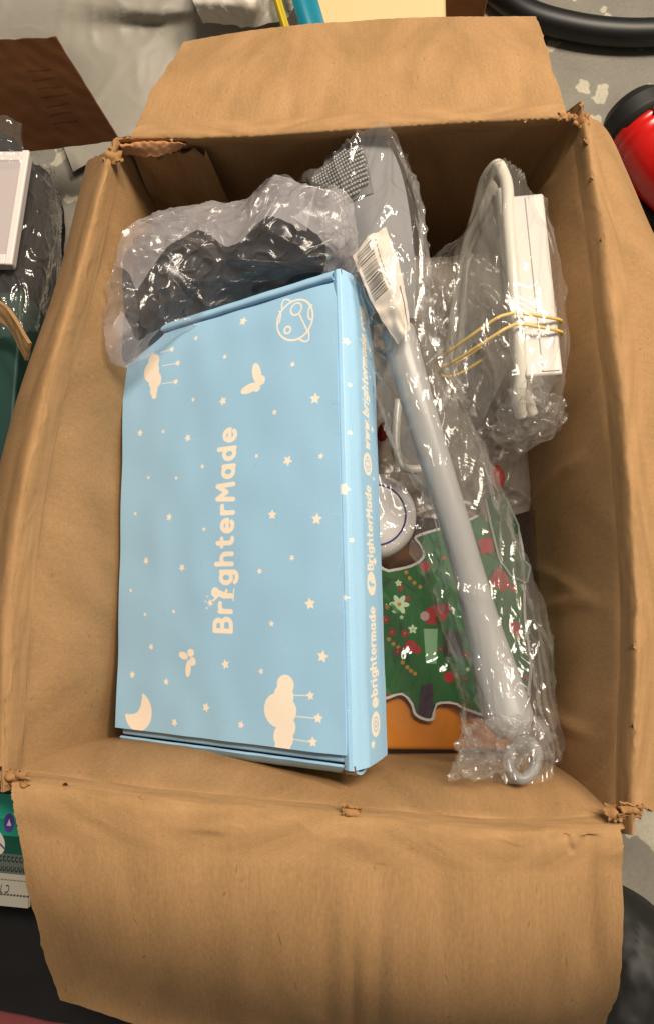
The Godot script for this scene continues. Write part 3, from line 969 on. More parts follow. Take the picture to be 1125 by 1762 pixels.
func paint_side(sc: Canvas, k: float, cream: Color) -> void:
	for s in [[Vector2(0.0565, 0.0059), 6.0], [Vector2(0.0507, 0.0437), 5.0], [Vector2(0.0895, 0.0077), 4.0], [Vector2(0.0742, 0.0401), 3.5], [Vector2(0.1258, 0.0066), 4.0], [Vector2(0.1158, 0.0423), 5.5], [Vector2(0.1677, 0.0008), 8.0], [Vector2(0.1549, 0.0416), 4.0], [Vector2(0.2044, 0.0057), 4.0], [Vector2(0.2184, 0.0382), 6.5], [Vector2(0.2449, 0.0008), 4.0], [Vector2(0.2584, 0.0325), 3.5], [Vector2(0.2785, -0.0069), 8.0], [Vector2(0.298, 0.0317), 3.0], [Vector2(0.3215, -0.001), 4.5], [Vector2(0.3477, 0.0236), 6.0]]:
		var p: Vector2 = s[0] * k
		var r: float = s[1] * 0.00055 * k
		var pl := PackedVector2Array()
		for j in 10:
			pl.append(p + Vector2.from_angle(0.3 + PI * j / 5.0) * (r if j % 2 == 0 else r * 0.5) * Vector2(1, 1.3))
		sc.poly(pl, cream)
	# baseline runs from the near end towards the far end; letter tops point to the lid
	var mid := 0.030 * k
	var dir := Vector2(-1, 0)
	var up := Vector2(0, -1)
	for s in [["@brightermade", Vector2(0.3227, 0.0162), Vector2(0.2518, 0.0208), 0.0], ["BrighterMade", Vector2(0.2245, 0.0225), Vector2(0.1616, 0.0265), 0.0], ["www.brightermade.com", Vector2(0.1337, 0.0283), Vector2(0.0209, 0.0356), 0.22]]:
		var a: float = s[1].x * k
		var z: float = s[2].x * k
		write(sc, s[0], Vector2(a, mid + 0.0045 * k), dir, up, 0.0105 * k, 0.17, cream, absf(a - z), 0.2, s[3])
	var discs := [Vector2(0.3351, 0.0154), Vector2(0.2351, 0.0218), Vector2(0.1455, 0.0276)]
	for d in 3:
		var p := Vector2(discs[d].x * k, mid)
		sc.ellipse(p, Vector2(0.0088, 0.0082) * k, 0.0, cream)
		var blue := Color(0.585, 0.75, 0.87)
		if d == 0:
			sc.line(Canvas.ring(p, Vector2(0.0048, 0.0045) * k, 0, 0, TAU, 24), 1.3, blue)
			sc.line(Canvas.ring(p, Vector2(0.002, 0.002) * k, 0, 0, TAU, 16), 1.3, blue)
		elif d == 1:
			write(sc, "f", p + Vector2(0.0022, 0.0046) * k, dir, up, 0.0095 * k, 0.2, blue)
		else:
			sc.line(Canvas.ring(p, Vector2(0.0055, 0.005) * k, 0, 0, TAU, 24), 1.0, blue)
			sc.line(Canvas.ring(p, Vector2(0.0025, 0.005) * k, 0, 0, TAU, 20), 1.0, blue)
			sc.stroke(p - Vector2(0.0055, 0) * k, p + Vector2(0.0055, 0) * k, 1.0, blue)

# ------------------------------------------------------------------ things in the carton
func build_goods() -> void:
	bagged_parts()
	paddle()
	rack()
	holiday_pieces()

func bagged_parts() -> void:
	var up := Vector3(0.1, 0.95, 0.25).normalized()
	var b := Builder.new()
	pillow(b, [Vector3(-0.2191, 0.328, -0.2626), Vector3(-0.2135, 0.336, -0.3039), Vector3(-0.2022, 0.34, -0.3444), Vector3(-0.1543, 0.33, -0.3719), Vector3(-0.1053, 0.335, -0.376), Vector3(-0.0776, 0.35, -0.3862), Vector3(-0.0467, 0.35, -0.3741), Vector3(-0.0231, 0.355, -0.367), Vector3(-0.0136, 0.345, -0.3388), Vector3(-0.0127, 0.33, -0.3111), Vector3(-0.0363, 0.31, -0.318), Vector3(-0.0893, 0.29, -0.3065), Vector3(-0.1449, 0.3, -0.2712), Vector3(-0.172, 0.298, -0.2605), Vector3(-0.2082, 0.3, -0.2366), Vector3(-0.2173, 0.318, -0.2406)], up, 0.020, 0.05, 0.0055, 22.0, 4.0, 90, 320, 3.0)
	var bag := thing("plastic_bag", "cloudy grey plastic bag slumped over the blue box's far corner", "bag", Vector3(-0.1162, 0.32, -0.3159))
	obj("film", b, M.bag, bag)
	for fold in [
			[[Vector3(-0.2213, 0.322, -0.3213), Vector3(-0.2057, 0.33, -0.3541), Vector3(-0.1526, 0.336, -0.3707), Vector3(-0.104, 0.342, -0.3733), Vector3(-0.0757, 0.356, -0.3834), Vector3(-0.0438, 0.356, -0.3709)], [Vector3(-0.2001, 0.336, -0.3041), Vector3(-0.1852, 0.344, -0.329), Vector3(-0.1441, 0.35, -0.3416), Vector3(-0.1014, 0.358, -0.3415), Vector3(-0.0709, 0.372, -0.3496), Vector3(-0.0462, 0.37, -0.3409)], [Vector3(-0.1906, 0.338, -0.2868), Vector3(-0.1654, 0.35, -0.3158), Vector3(-0.1399, 0.354, -0.3327), Vector3(-0.1094, 0.36, -0.3134), Vector3(-0.0762, 0.378, -0.3282), Vector3(-0.0477, 0.376, -0.3168)]],
			[[Vector3(-0.0462, 0.356, -0.3709), Vector3(-0.0211, 0.36, -0.3652), Vector3(-0.0115, 0.352, -0.3337), Vector3(-0.0096, 0.336, -0.3072)], [Vector3(-0.0478, 0.37, -0.3462), Vector3(-0.029, 0.372, -0.3385), Vector3(-0.021, 0.366, -0.3172), Vector3(-0.0179, 0.345, -0.3013)], [Vector3(-0.0588, 0.376, -0.3299), Vector3(-0.0418, 0.38, -0.3119), Vector3(-0.0348, 0.374, -0.3072), Vector3(-0.0393, 0.346, -0.294)]],
			[[Vector3(-0.218, 0.332, -0.2578), Vector3(-0.2166, 0.322, -0.2386), Vector3(-0.2075, 0.304, -0.2336), Vector3(-0.1869, 0.303, -0.2488)], [Vector3(-0.2068, 0.34, -0.2557), Vector3(-0.2035, 0.332, -0.2433), Vector3(-0.1984, 0.318, -0.2421), Vector3(-0.1846, 0.314, -0.2509)], [Vector3(-0.1986, 0.344, -0.2645), Vector3(-0.1929, 0.338, -0.255), Vector3(-0.1903, 0.326, -0.2478), Vector3(-0.1731, 0.322, -0.2609)]]]:
		b = Builder.new()
		film_net(b, fold, 30, 110, 0.0032, Vector3(38, 38, 38), 13.0, 0.0)
		obj("fold", b, M.bag_fold, bag)
	# what shows through: black glossy shells
	var cup := thing("black_cup", "black glossy shell in the grey bag, nearer the carton wall", "plastic part", Vector3(-0.202, 0.26, -0.3283))
	b = Builder.new()
	var t := Transform3D(Basis.from_euler(Vector3(0.5, 0.3, 0.35)).scaled(Vector3(1.25, 1.25, 1.25)), Vector3(-0.1908, 0.283, -0.3146))
	b.lathe(t, PackedVector2Array([Vector2(0.0, 0.026), Vector2(0.018, 0.024), Vector2(0.032, 0.017), Vector2(0.039, 0.004), Vector2(0.040, -0.012), Vector2(0.036, -0.024), Vector2(0.0, -0.026)]))
	obj("shell", b, M.black, cup)
	b = Builder.new()
	b.lathe(t, PackedVector2Array([Vector2(0.0402, 0.001), Vector2(0.0435, 0.0), Vector2(0.0435, -0.005), Vector2(0.0402, -0.006)]))
	obj("rim", b, M.black, cup)
	b = Builder.new()
	b.rounded(Transform3D(Basis.from_euler(Vector3(0.3, 0.5, 0.2)), Vector3(-0.2041, 0.288, -0.2764)), Vector3(0.06, 0.014, 0.035), 0.005)
	obj("foot", b, M.black, cup)
	var cup2 := thing("black_cup", "black glossy shell in the grey bag, beside the perforated paddle", "plastic part", Vector3(-0.0605, 0.29, -0.3601))
	b = Builder.new()
	t = Transform3D(Basis.from_euler(Vector3(0.7, -0.4, -0.3)).scaled(Vector3(1.25, 1.25, 1.25)), Vector3(-0.0548, 0.318, -0.3436))
	b.lathe(t, PackedVector2Array([Vector2(0.0, 0.022), Vector2(0.018, 0.020), Vector2(0.030, 0.012), Vector2(0.036, 0.0), Vector2(0.036, -0.02), Vector2(0.0, -0.022)]))
	obj("shell", b, M.black, cup2)
	b = Builder.new()
	b.lathe(t, PackedVector2Array([Vector2(0.0362, -0.004), Vector2(0.040, -0.005), Vector2(0.040, -0.010), Vector2(0.0362, -0.011)]))
	obj("rim", b, M.black, cup2)
	b = Builder.new()
	b.tube(curve([Vector3(-0.1684, 0.3, -0.328), Vector3(-0.139, 0.312, -0.3252), Vector3(-0.1078, 0.315, -0.3278), Vector3(-0.0766, 0.325, -0.3384)], 24), 0.017, 14)
	tag(obj("black_tube", b, M.black), "black plastic tube between the two shells in the grey bag", "plastic part")
	b = Builder.new()
	b.rounded(Transform3D(Basis.from_euler(Vector3(0.2, 0.4, 0.3)), Vector3(-0.1175, 0.288, -0.3247)), Vector3(0.14, 0.02, 0.05), 0.006)
	tag(obj("black_bracket", b, M.black), "flat black bracket under the tube in the grey bag", "plastic part")

func paddle() -> void:
	var grey := mat(Color(0.45, 0.45, 0.46), 0.45, 0.4)
	var o := thing("paddle_brush", "pale grey perforated paddle with a long white tapered handle", "paddle", Vector3(0.0546, 0.32, -0.1682))
	# handle: a long tapered tube from the paddle to the near corner
	var path := curve([Vector3(0.0259, 0.335, -0.256), Vector3(0.036, 0.333, -0.2193), Vector3(0.0531, 0.325, -0.1664), Vector3(0.0731, 0.314, -0.1083), Vector3(0.0843, 0.306, -0.0753), Vector3(0.1021, 0.296, -0.0156), Vector3(0.1134, 0.293, 0.0235), Vector3(0.1214, 0.296, 0.0519)], 60)
	var rad := PackedFloat32Array()
	for j in 61:
		var f := j / 60.0
		rad.append(lerpf(0.0135, 0.0120, smoothstep(0.0, 0.45, f)) + 0.0066 * smoothstep(0.55, 0.93, f) - 0.005 * smoothstep(0.96, 1.0, f))
	var b := Builder.new()
	b.tube(path, rad, 28)
	obj("handle", b, mat(Color(0.57, 0.57, 0.57), 0.34, 0.5), o)
	# hanging loop
	var ring := closed_curve([Vector3(0.1202, 0.304, 0.0617), Vector3(0.1292, 0.306, 0.0569), Vector3(0.1352, 0.311, 0.0641), Vector3(0.1308, 0.317, 0.0753), Vector3(0.1219, 0.321, 0.0813), Vector3(0.1153, 0.318, 0.0782), Vector3(0.114, 0.312, 0.0706)], 40)
	b = Builder.new()
	b.tube(ring, 0.0039, 12, false)
	obj("hanging_loop", b, mat(Color(0.47, 0.47, 0.47), 0.4, 0.5), o)
	# head: a broad flat plate that narrows into the handle
	var hc := [[Vector3(-0.0397, 0.335, -0.4202), Vector3(-0.0149, 0.345, -0.4318), Vector3(0.0098, 0.345, -0.436)], [Vector3(-0.0444, 0.333, -0.3869), Vector3(-0.0086, 0.348, -0.3918), Vector3(0.0234, 0.343, -0.4049)], [Vector3(-0.0341, 0.333, -0.3473), Vector3(-0.0001, 0.35, -0.3488), Vector3(0.033, 0.343, -0.36)], [Vector3(-0.0155, 0.333, -0.3091), Vector3(0.0104, 0.352, -0.305), Vector3(0.0377, 0.34, -0.3134)], [Vector3(0.0052, 0.333, -0.2618), Vector3(0.021, 0.354, -0.2581), Vector3(0.0395, 0.338, -0.2659)]]
	var rows := []
	for r in 41:
		var row := PackedVector3Array()
		for c in 25:
			row.append(net(hc, r / 40.0 * 3.999, c / 24.0 * 1.9999))
		rows.append(row)
	b = Builder.new()
	b.shell(rows, 0.006, func(r, c): return Vector2(c, r), false)
	obj("head", b, grey, o)
	# dark pad with rows of small pale pegs on the head
	var pad := []
	for r in 13:
		var row := PackedVector3Array()
		for c in 21:
			row.append(net(hc, lerpf(0.30, 1.62, r / 12.0) - c * 0.006, lerpf(-0.25, 1.22, c / 20.0)) + Vector3(0, 0.003 * sqrt(maxf(sin(PI * r / 12.0) * sin(PI * c / 20.0), 0.0)) + 0.0012, 0))
		pad.append(row)
	b = Builder.new()
	b.grid(pad, func(r, c): return Vector2(c, r), false)
	var pd := obj("pad", b, mat(Color(0.30, 0.305, 0.31), 0.6), o)
	var peg := SphereMesh.new()
	peg.radius = 0.0013
	peg.height = 0.0026
	peg.radial_segments = 8
	peg.rings = 4
	peg.material = mat(Color(0.56, 0.56, 0.56), 0.5)
	for r in 12:
		for c in 21:
			var s := lerpf(0.40, 1.54, r / 11.0)
			var t := lerpf(-0.18, 1.17, (c + 0.5 * (r % 2)) / 21.0)
			if absf(s - 1.0) / 0.52 + absf(t - 0.5) / 1.5 > 1.3:
				continue
			var p := MeshInstance3D.new()
			p.name = "peg"
			p.mesh = peg
			pd.add_child(p, true)
			p.position = net(hc, s - t * 0.12, t) + Vector3(0, 0.0045, 0)
	# tag with a bar code, folded round the neck of the handle
	var cv := Canvas.new(360, 220, Color(0.80, 0.765, 0.72))
	var x := 16.0
	while x < 200.0:
		var w := rng.randf_range(1.0, 5.0)
		cv.poly(PackedVector2Array([Vector2(x, 14), Vector2(x + w, 14), Vector2(x + w, 92), Vector2(x, 92)]), Color(0.2, 0.19, 0.2))
		x += w + rng.randf_range(2.0, 6.0)
	for j in 9:
		cv.stroke(Vector2(20 + j * 20, 112), Vector2(30 + j * 20, 112), 3.0, Color(0.4, 0.39, 0.4))
	for j in 12:
		cv.stroke(Vector2(210 + j * 11, 186), Vector2(217 + j * 11, 186), 5.0, Color(0.35, 0.34, 0.35))
	var tm := mat(Color.WHITE, 0.6, 0.3)
	tm.albedo_texture = cv.texture()
	var tc := [[Vector3(-0.0121, 0.372, -0.2988), Vector3(0.0034, 0.375, -0.3161), Vector3(0.0132, 0.372, -0.3235)], [Vector3(-0.0034, 0.371, -0.2777), Vector3(0.0112, 0.377, -0.2879), Vector3(0.0228, 0.371, -0.297)], [Vector3(0.009, 0.364, -0.2546), Vector3(0.0208, 0.371, -0.2625), Vector3(0.0298, 0.366, -0.2696)], [Vector3(0.025, 0.356, -0.2339), Vector3(0.0297, 0.363, -0.2381), Vector3(0.0343, 0.36, -0.2447)]]
	rows = []
	for r in 31:
		var row := PackedVector3Array()
		for c in 19:
			var p := net(tc, r / 30.0 * 2.999, c / 18.0 * 1.9999)
			row.append(p + Vector3(0, 0.002 * ridge.get_noise_2d(r * 0.22, c * 0.15), 0))
		rows.append(row)
	b = Builder.new()
	b.shell(rows, 0.0006, func(r, c): return Vector2(r / 30.0, c / 18.0), false)
	tag(obj("barcode_tag", b, tm), "white paper tag with a bar code round the paddle's neck", "tag")
	# its clear wrapper, drawn together at the near end
	b = Builder.new()
	film_net(b, [
		[Vector3(-0.0661, 0.335, -0.3919), Vector3(-0.0235, 0.362, -0.4047), Vector3(0.0068, 0.368, -0.4211), Vector3(0.0174, 0.355, -0.4244), Vector3(0.0256, 0.335, -0.4253)],
		[Vector3(-0.0461, 0.345, -0.3548), Vector3(-0.0077, 0.372, -0.3555), Vector3(0.0242, 0.368, -0.3751), Vector3(0.0357, 0.352, -0.3777), Vector3(0.0426, 0.33, -0.3787)],
		[Vector3(-0.0198, 0.345, -0.3012), Vector3(0.0072, 0.392, -0.2855), Vector3(0.0287, 0.385, -0.3003), Vector3(0.0437, 0.355, -0.3165), Vector3(0.0502, 0.32, -0.3241)],
		[Vector3(0.0056, 0.345, -0.2352), Vector3(0.0265, 0.375, -0.2251), Vector3(0.0395, 0.372, -0.2293), Vector3(0.0559, 0.35, -0.2338), Vector3(0.0672, 0.31, -0.2437)],
		[Vector3(0.0171, 0.32, -0.1868), Vector3(0.0421, 0.362, -0.1715), Vector3(0.0561, 0.362, -0.1742), Vector3(0.0789, 0.34, -0.1809), Vector3(0.0928, 0.3, -0.1863)],
		[Vector3(0.0382, 0.305, -0.1138), Vector3(0.0651, 0.345, -0.1058), Vector3(0.0801, 0.345, -0.1107), Vector3(0.1013, 0.325, -0.1161), Vector3(0.1177, 0.285, -0.121)],
		[Vector3(0.06, 0.29, -0.0507), Vector3(0.0763, 0.328, -0.0478), Vector3(0.0956, 0.328, -0.0529), Vector3(0.1193, 0.31, -0.0602), Vector3(0.1455, 0.27, -0.0608)],
		[Vector3(0.0769, 0.28, 0.0035), Vector3(0.0921, 0.322, 0.0022), Vector3(0.1133, 0.322, -0.0029), Vector3(0.1377, 0.302, -0.0039), Vector3(0.1608, 0.265, -0.0001)],
		[Vector3(0.0861, 0.28, 0.0432), Vector3(0.0977, 0.324, 0.0347), Vector3(0.1201, 0.326, 0.0294), Vector3(0.1424, 0.305, 0.032), Vector3(0.1626, 0.27, 0.0404)],
		[Vector3(0.0831, 0.29, 0.068), Vector3(0.0999, 0.322, 0.0587), Vector3(0.1216, 0.326, 0.0552), Vector3(0.1418, 0.315, 0.0576), Vector3(0.1581, 0.285, 0.0649)],
		[Vector3(0.067, 0.312, 0.0825), Vector3(0.0968, 0.326, 0.0824), Vector3(0.116, 0.33, 0.0837), Vector3(0.1305, 0.328, 0.0826), Vector3(0.1435, 0.318, 0.0799)]], 260, 130, 0.0068, Vector3(62, 62, 19), 2.0, 0.0)
	tag(obj("clear_wrapper", b, M.sleeve), "clear crackly wrapper round the paddle and its handle", "wrapper")
	b = Builder.new()
	pillow(b, [Vector3(0.0822, 0.312, 0.0536), Vector3(0.098, 0.322, 0.0421), Vector3(0.1132, 0.328, 0.0416), Vector3(0.1297, 0.32, 0.04), Vector3(0.1417, 0.316, 0.0515), Vector3(0.1363, 0.322, 0.0648), Vector3(0.1168, 0.328, 0.0672), Vector3(0.1011, 0.325, 0.0762), Vector3(0.0734, 0.32, 0.0816)], Vector3.UP, 0.012, 0.004, 0.009, 60.0, 14.0, 44, 200, 2.0)
	tag(obj("film_bunch", b, M.film_crisp), "bunched clear film gathered above the handle's hanging loop", "wrapper")

func rack() -> void:
	# wire rack standing on edge
	var o := thing("wire_rack", "white coated wire rack standing on edge in clear film", "rack", Vector3(0.1162, 0.3, -0.3156))
	var b := Builder.new()
	b.tube(curve([Vector3(0.0801, 0.235, -0.2682), Vector3(0.088, 0.262, -0.3568), Vector3(0.0955, 0.3, -0.3908), Vector3(0.101, 0.335, -0.406), Vector3(0.1057, 0.345, -0.4043), Vector3(0.1098, 0.347, -0.3936), Vector3(0.1122, 0.35, -0.3475), Vector3(0.1157, 0.35, -0.2849), Vector3(0.12, 0.345, -0.2378), Vector3(0.1222, 0.338, -0.2166), Vector3(0.123, 0.328, -0.2014), Vector3(0.1272, 0.318, -0.1931)], 90), 0.0050, 12)
	obj("frame_wire", b, M.wire, o)
	b = Builder.new()
	b.tube(curve([Vector3(0.1128, 0.325, -0.3949), Vector3(0.1148, 0.33, -0.3404), Vector3(0.1186, 0.33, -0.2867), Vector3(0.1229, 0.326, -0.2423), Vector3(0.1289, 0.326, -0.2197), Vector3(0.133, 0.318, -0.2057), Vector3(0.1376, 0.312, -0.1972)], 60), 0.0048, 12)
	obj("frame_wire", b, M.wire, o)
	b = Builder.new()
	b.tube(curve([Vector3(0.0935, 0.272, -0.381), Vector3(0.0912, 0.262, -0.3264), Vector3(0.0874, 0.245, -0.2756), Vector3(0.076, 0.225, -0.2365)], 40), 0.0035, 10)
	obj("cross_wire", b, M.wire, o)
	b = Builder.new()
	b.tube(curve([Vector3(0.032, 0.25, -0.231), Vector3(0.0304, 0.25, -0.2025), Vector3(0.032, 0.25, -0.1791), Vector3(0.0375, 0.25, -0.1671), Vector3(0.048, 0.25, -0.1652), Vector3(0.073, 0.25, -0.1759)], 40), 0.0042, 12)
	obj("hook", b, M.wire, o)
	# frosted sheet hung between the wires
	b = Builder.new()
	film_net(b, [[Vector3(0.101, 0.335, -0.4095), Vector3(0.0946, 0.31, -0.382), Vector3(0.0857, 0.27, -0.3516), Vector3(0.0766, 0.24, -0.2658)], [Vector3(0.113, 0.32, -0.3989), Vector3(0.1085, 0.31, -0.3544), Vector3(0.0997, 0.28, -0.3159), Vector3(0.0888, 0.25, -0.2498)], [Vector3(0.1168, 0.325, -0.3384), Vector3(0.1152, 0.315, -0.3064), Vector3(0.1076, 0.29, -0.2653), Vector3(0.0976, 0.26, -0.2286)], [Vector3(0.1214, 0.325, -0.2686), Vector3(0.1215, 0.315, -0.2477), Vector3(0.115, 0.3, -0.2284), Vector3(0.106, 0.27, -0.2083)]], 40, 40, 0.002, Vector3(40, 40, 40), 9.0)
	obj("frosted_panel", b, film_mat(Color(0.80, 0.78, 0.74), 0.38, 0.2), o)
	# the white block behind
	var w := thing("white_block", "white plastic block strapped to the wire rack with rubber bands", "block", Vector3(0.1439, 0.3, -0.3218))
	b = Builder.new()
	var p0 := Vector3(0.1261, 0.352, -0.3709)
	var p1 := Vector3(0.1386, 0.345, -0.2158)
	var along := (p1 - p0).normalized()
	var side := Vector3(1, 0.05, 0)
	side = (side - along * side.dot(along)).normalized()
	var bs := Basis(side, along.cross(side) * -1.0, along)
	if bs.y.y < 0:
		bs.y = -bs.y
		bs.x = -bs.x
	var mid := (p0 + p1) * 0.5 - bs.y * 0.03
	b.rounded(Transform3D(bs, mid), Vector3(0.0285, 0.06, p0.distance_to(p1)), 0.0022, 3)
	obj("body", b, M.white, w)
	b = Builder.new()
	b.rounded(Transform3D(bs, mid + bs.x * 0.0055 * signf(bs.x.x) + bs.y * 0.0302), Vector3(0.0135, 0.0016, p0.distance_to(p1) - 0.006), 0.0007, 2)
	obj("lid_strip", b, M.white, w)
	# rubber bands
	var rub := mat(Color(0.84, 0.70, 0.33), 0.45, 0.5)
	rub.backlight_enabled = true
	rub.backlight = Color(0.3, 0.22, 0.06)
	for s in [["rubber_band", "upper amber rubber band round the white block and wire rack", 0.0], ["rubber_band", "lower amber rubber band round the white block and wire rack", 1.0]]:
		b = Builder.new()
		if s[2] == 0.0:
			b.tube(closed_curve([Vector3(0.0603, 0.315, -0.24), Vector3(0.0783, 0.345, -0.2443), Vector3(0.0973, 0.362, -0.2527), Vector3(0.107, 0.362, -0.2572), Vector3(0.1181, 0.358, -0.2607), Vector3(0.1476, 0.352, -0.2598), Vector3(0.1564, 0.33, -0.2687), Vector3(0.1599, 0.285, -0.2914), Vector3(0.1224, 0.27, -0.2872), Vector3(0.0767, 0.295, -0.2484)], 80), 0.0013, 8, false)
		else:
			b.tube(closed_curve([Vector3(0.0625, 0.313, -0.2317), Vector3(0.0808, 0.343, -0.2344), Vector3(0.0985, 0.36, -0.2412), Vector3(0.108, 0.361, -0.2471), Vector3(0.1191, 0.357, -0.252), Vector3(0.1479, 0.3515, -0.2502), Vector3(0.1565, 0.33, -0.2584), Vector3(0.1595, 0.285, -0.2801), Vector3(0.1222, 0.27, -0.2746), Vector3(0.0795, 0.293, -0.2386)], 80), 0.0013, 8, false)
		tag(obj(s[0], b, rub), s[1], "rubber band", "rubber bands round the white block")
	# film over the whole
	b = Builder.new()
	film_net(b, [
		[Vector3(0.0998, 0.35, -0.4044), Vector3(0.1089, 0.356, -0.4014), Vector3(0.1212, 0.358, -0.3844), Vector3(0.13, 0.352, -0.3753), Vector3(0.1516, 0.33, -0.3866)],
		[Vector3(0.0853, 0.305, -0.3692), Vector3(0.102, 0.362, -0.3383), Vector3(0.1158, 0.364, -0.3266), Vector3(0.1347, 0.36, -0.3246), Vector3(0.156, 0.33, -0.3409)],
		[Vector3(0.0553, 0.3, -0.3432), Vector3(0.0951, 0.364, -0.2858), Vector3(0.1151, 0.366, -0.275), Vector3(0.1377, 0.3605, -0.2763), Vector3(0.1599, 0.33, -0.2901)],
		[Vector3(0.0497, 0.302, -0.2798), Vector3(0.0873, 0.368, -0.2372), Vector3(0.1158, 0.365, -0.2323), Vector3(0.1408, 0.357, -0.2322), Vector3(0.1628, 0.33, -0.2413)],
		[Vector3(0.0583, 0.292, -0.2198), Vector3(0.0926, 0.35, -0.1962), Vector3(0.1197, 0.355, -0.1948), Vector3(0.1406, 0.35, -0.2012), Vector3(0.157, 0.33, -0.2063)],
		[Vector3(0.0792, 0.262, -0.1724), Vector3(0.101, 0.318, -0.1702), Vector3(0.1243, 0.335, -0.1746), Vector3(0.1445, 0.335, -0.1847), Vector3(0.1602, 0.31, -0.1971)],
		[Vector3(0.0947, 0.245, -0.1561), Vector3(0.1104, 0.295, -0.1631), Vector3(0.1301, 0.312, -0.1707), Vector3(0.1455, 0.315, -0.1765), Vector3(0.1581, 0.3, -0.1856)]], 170, 110, 0.0040, Vector3(50, 50, 20), 21.0, 0.03)
	tag(obj("cling_film", b, M.cling), "clear cling film wrapped over the wire rack and white block", "wrapper")
	b = Builder.new()
	pillow(b, [Vector3(0.1105, 0.335, -0.1982), Vector3(0.118, 0.345, -0.2062), Vector3(0.1345, 0.342, -0.2127), Vector3(0.1503, 0.328, -0.2021), Vector3(0.155, 0.32, -0.1882), Vector3(0.1492, 0.31, -0.1754), Vector3(0.1341, 0.305, -0.1696), Vector3(0.1194, 0.302, -0.1722), Vector3(0.1074, 0.31, -0.1831)], Vector3(0.2, 1, 0.2).normalized(), 0.016, 0.006, 0.009, 45.0, 33.0, 30, 140, 2.0)
	tag(obj("film_bunch", b, M.film_crisp), "bunched knot of clear film below the white block", "wrapper")
	# loose film between the rack and the blue box
	b = Builder.new()
	film_net(b, [
		[Vector3(0.0339, 0.315, -0.3216), Vector3(0.0456, 0.322, -0.3255), Vector3(0.064, 0.312, -0.3353), Vector3(0.086, 0.3, -0.3437)],
		[Vector3(0.0458, 0.3, -0.2808), Vector3(0.0569, 0.312, -0.2825), Vector3(0.0734, 0.3, -0.2869), Vector3(0.0876, 0.29, -0.2871)],
		[Vector3(0.0541, 0.275, -0.2268), Vector3(0.0742, 0.295, -0.2349), Vector3(0.0908, 0.285, -0.2344), Vector3(0.1112, 0.27, -0.2249)],
		[Vector3(0.03, 0.262, -0.1872), Vector3(0.0693, 0.278, -0.1829), Vector3(0.1011, 0.268, -0.1819), Vector3(0.1199, 0.25, -0.1719)],
		[Vector3(0.0315, 0.25, -0.1527), Vector3(0.0615, 0.262, -0.1451), Vector3(0.093, 0.255, -0.148), Vector3(0.1169, 0.238, -0.1423)]], 120, 90, 0.005, Vector3(50, 50, 26), 51.0, 0.04)
	tag(obj("loose_film", b, M.film_crisp), "loose crumpled film between the handle and the wire rack", "wrapper")

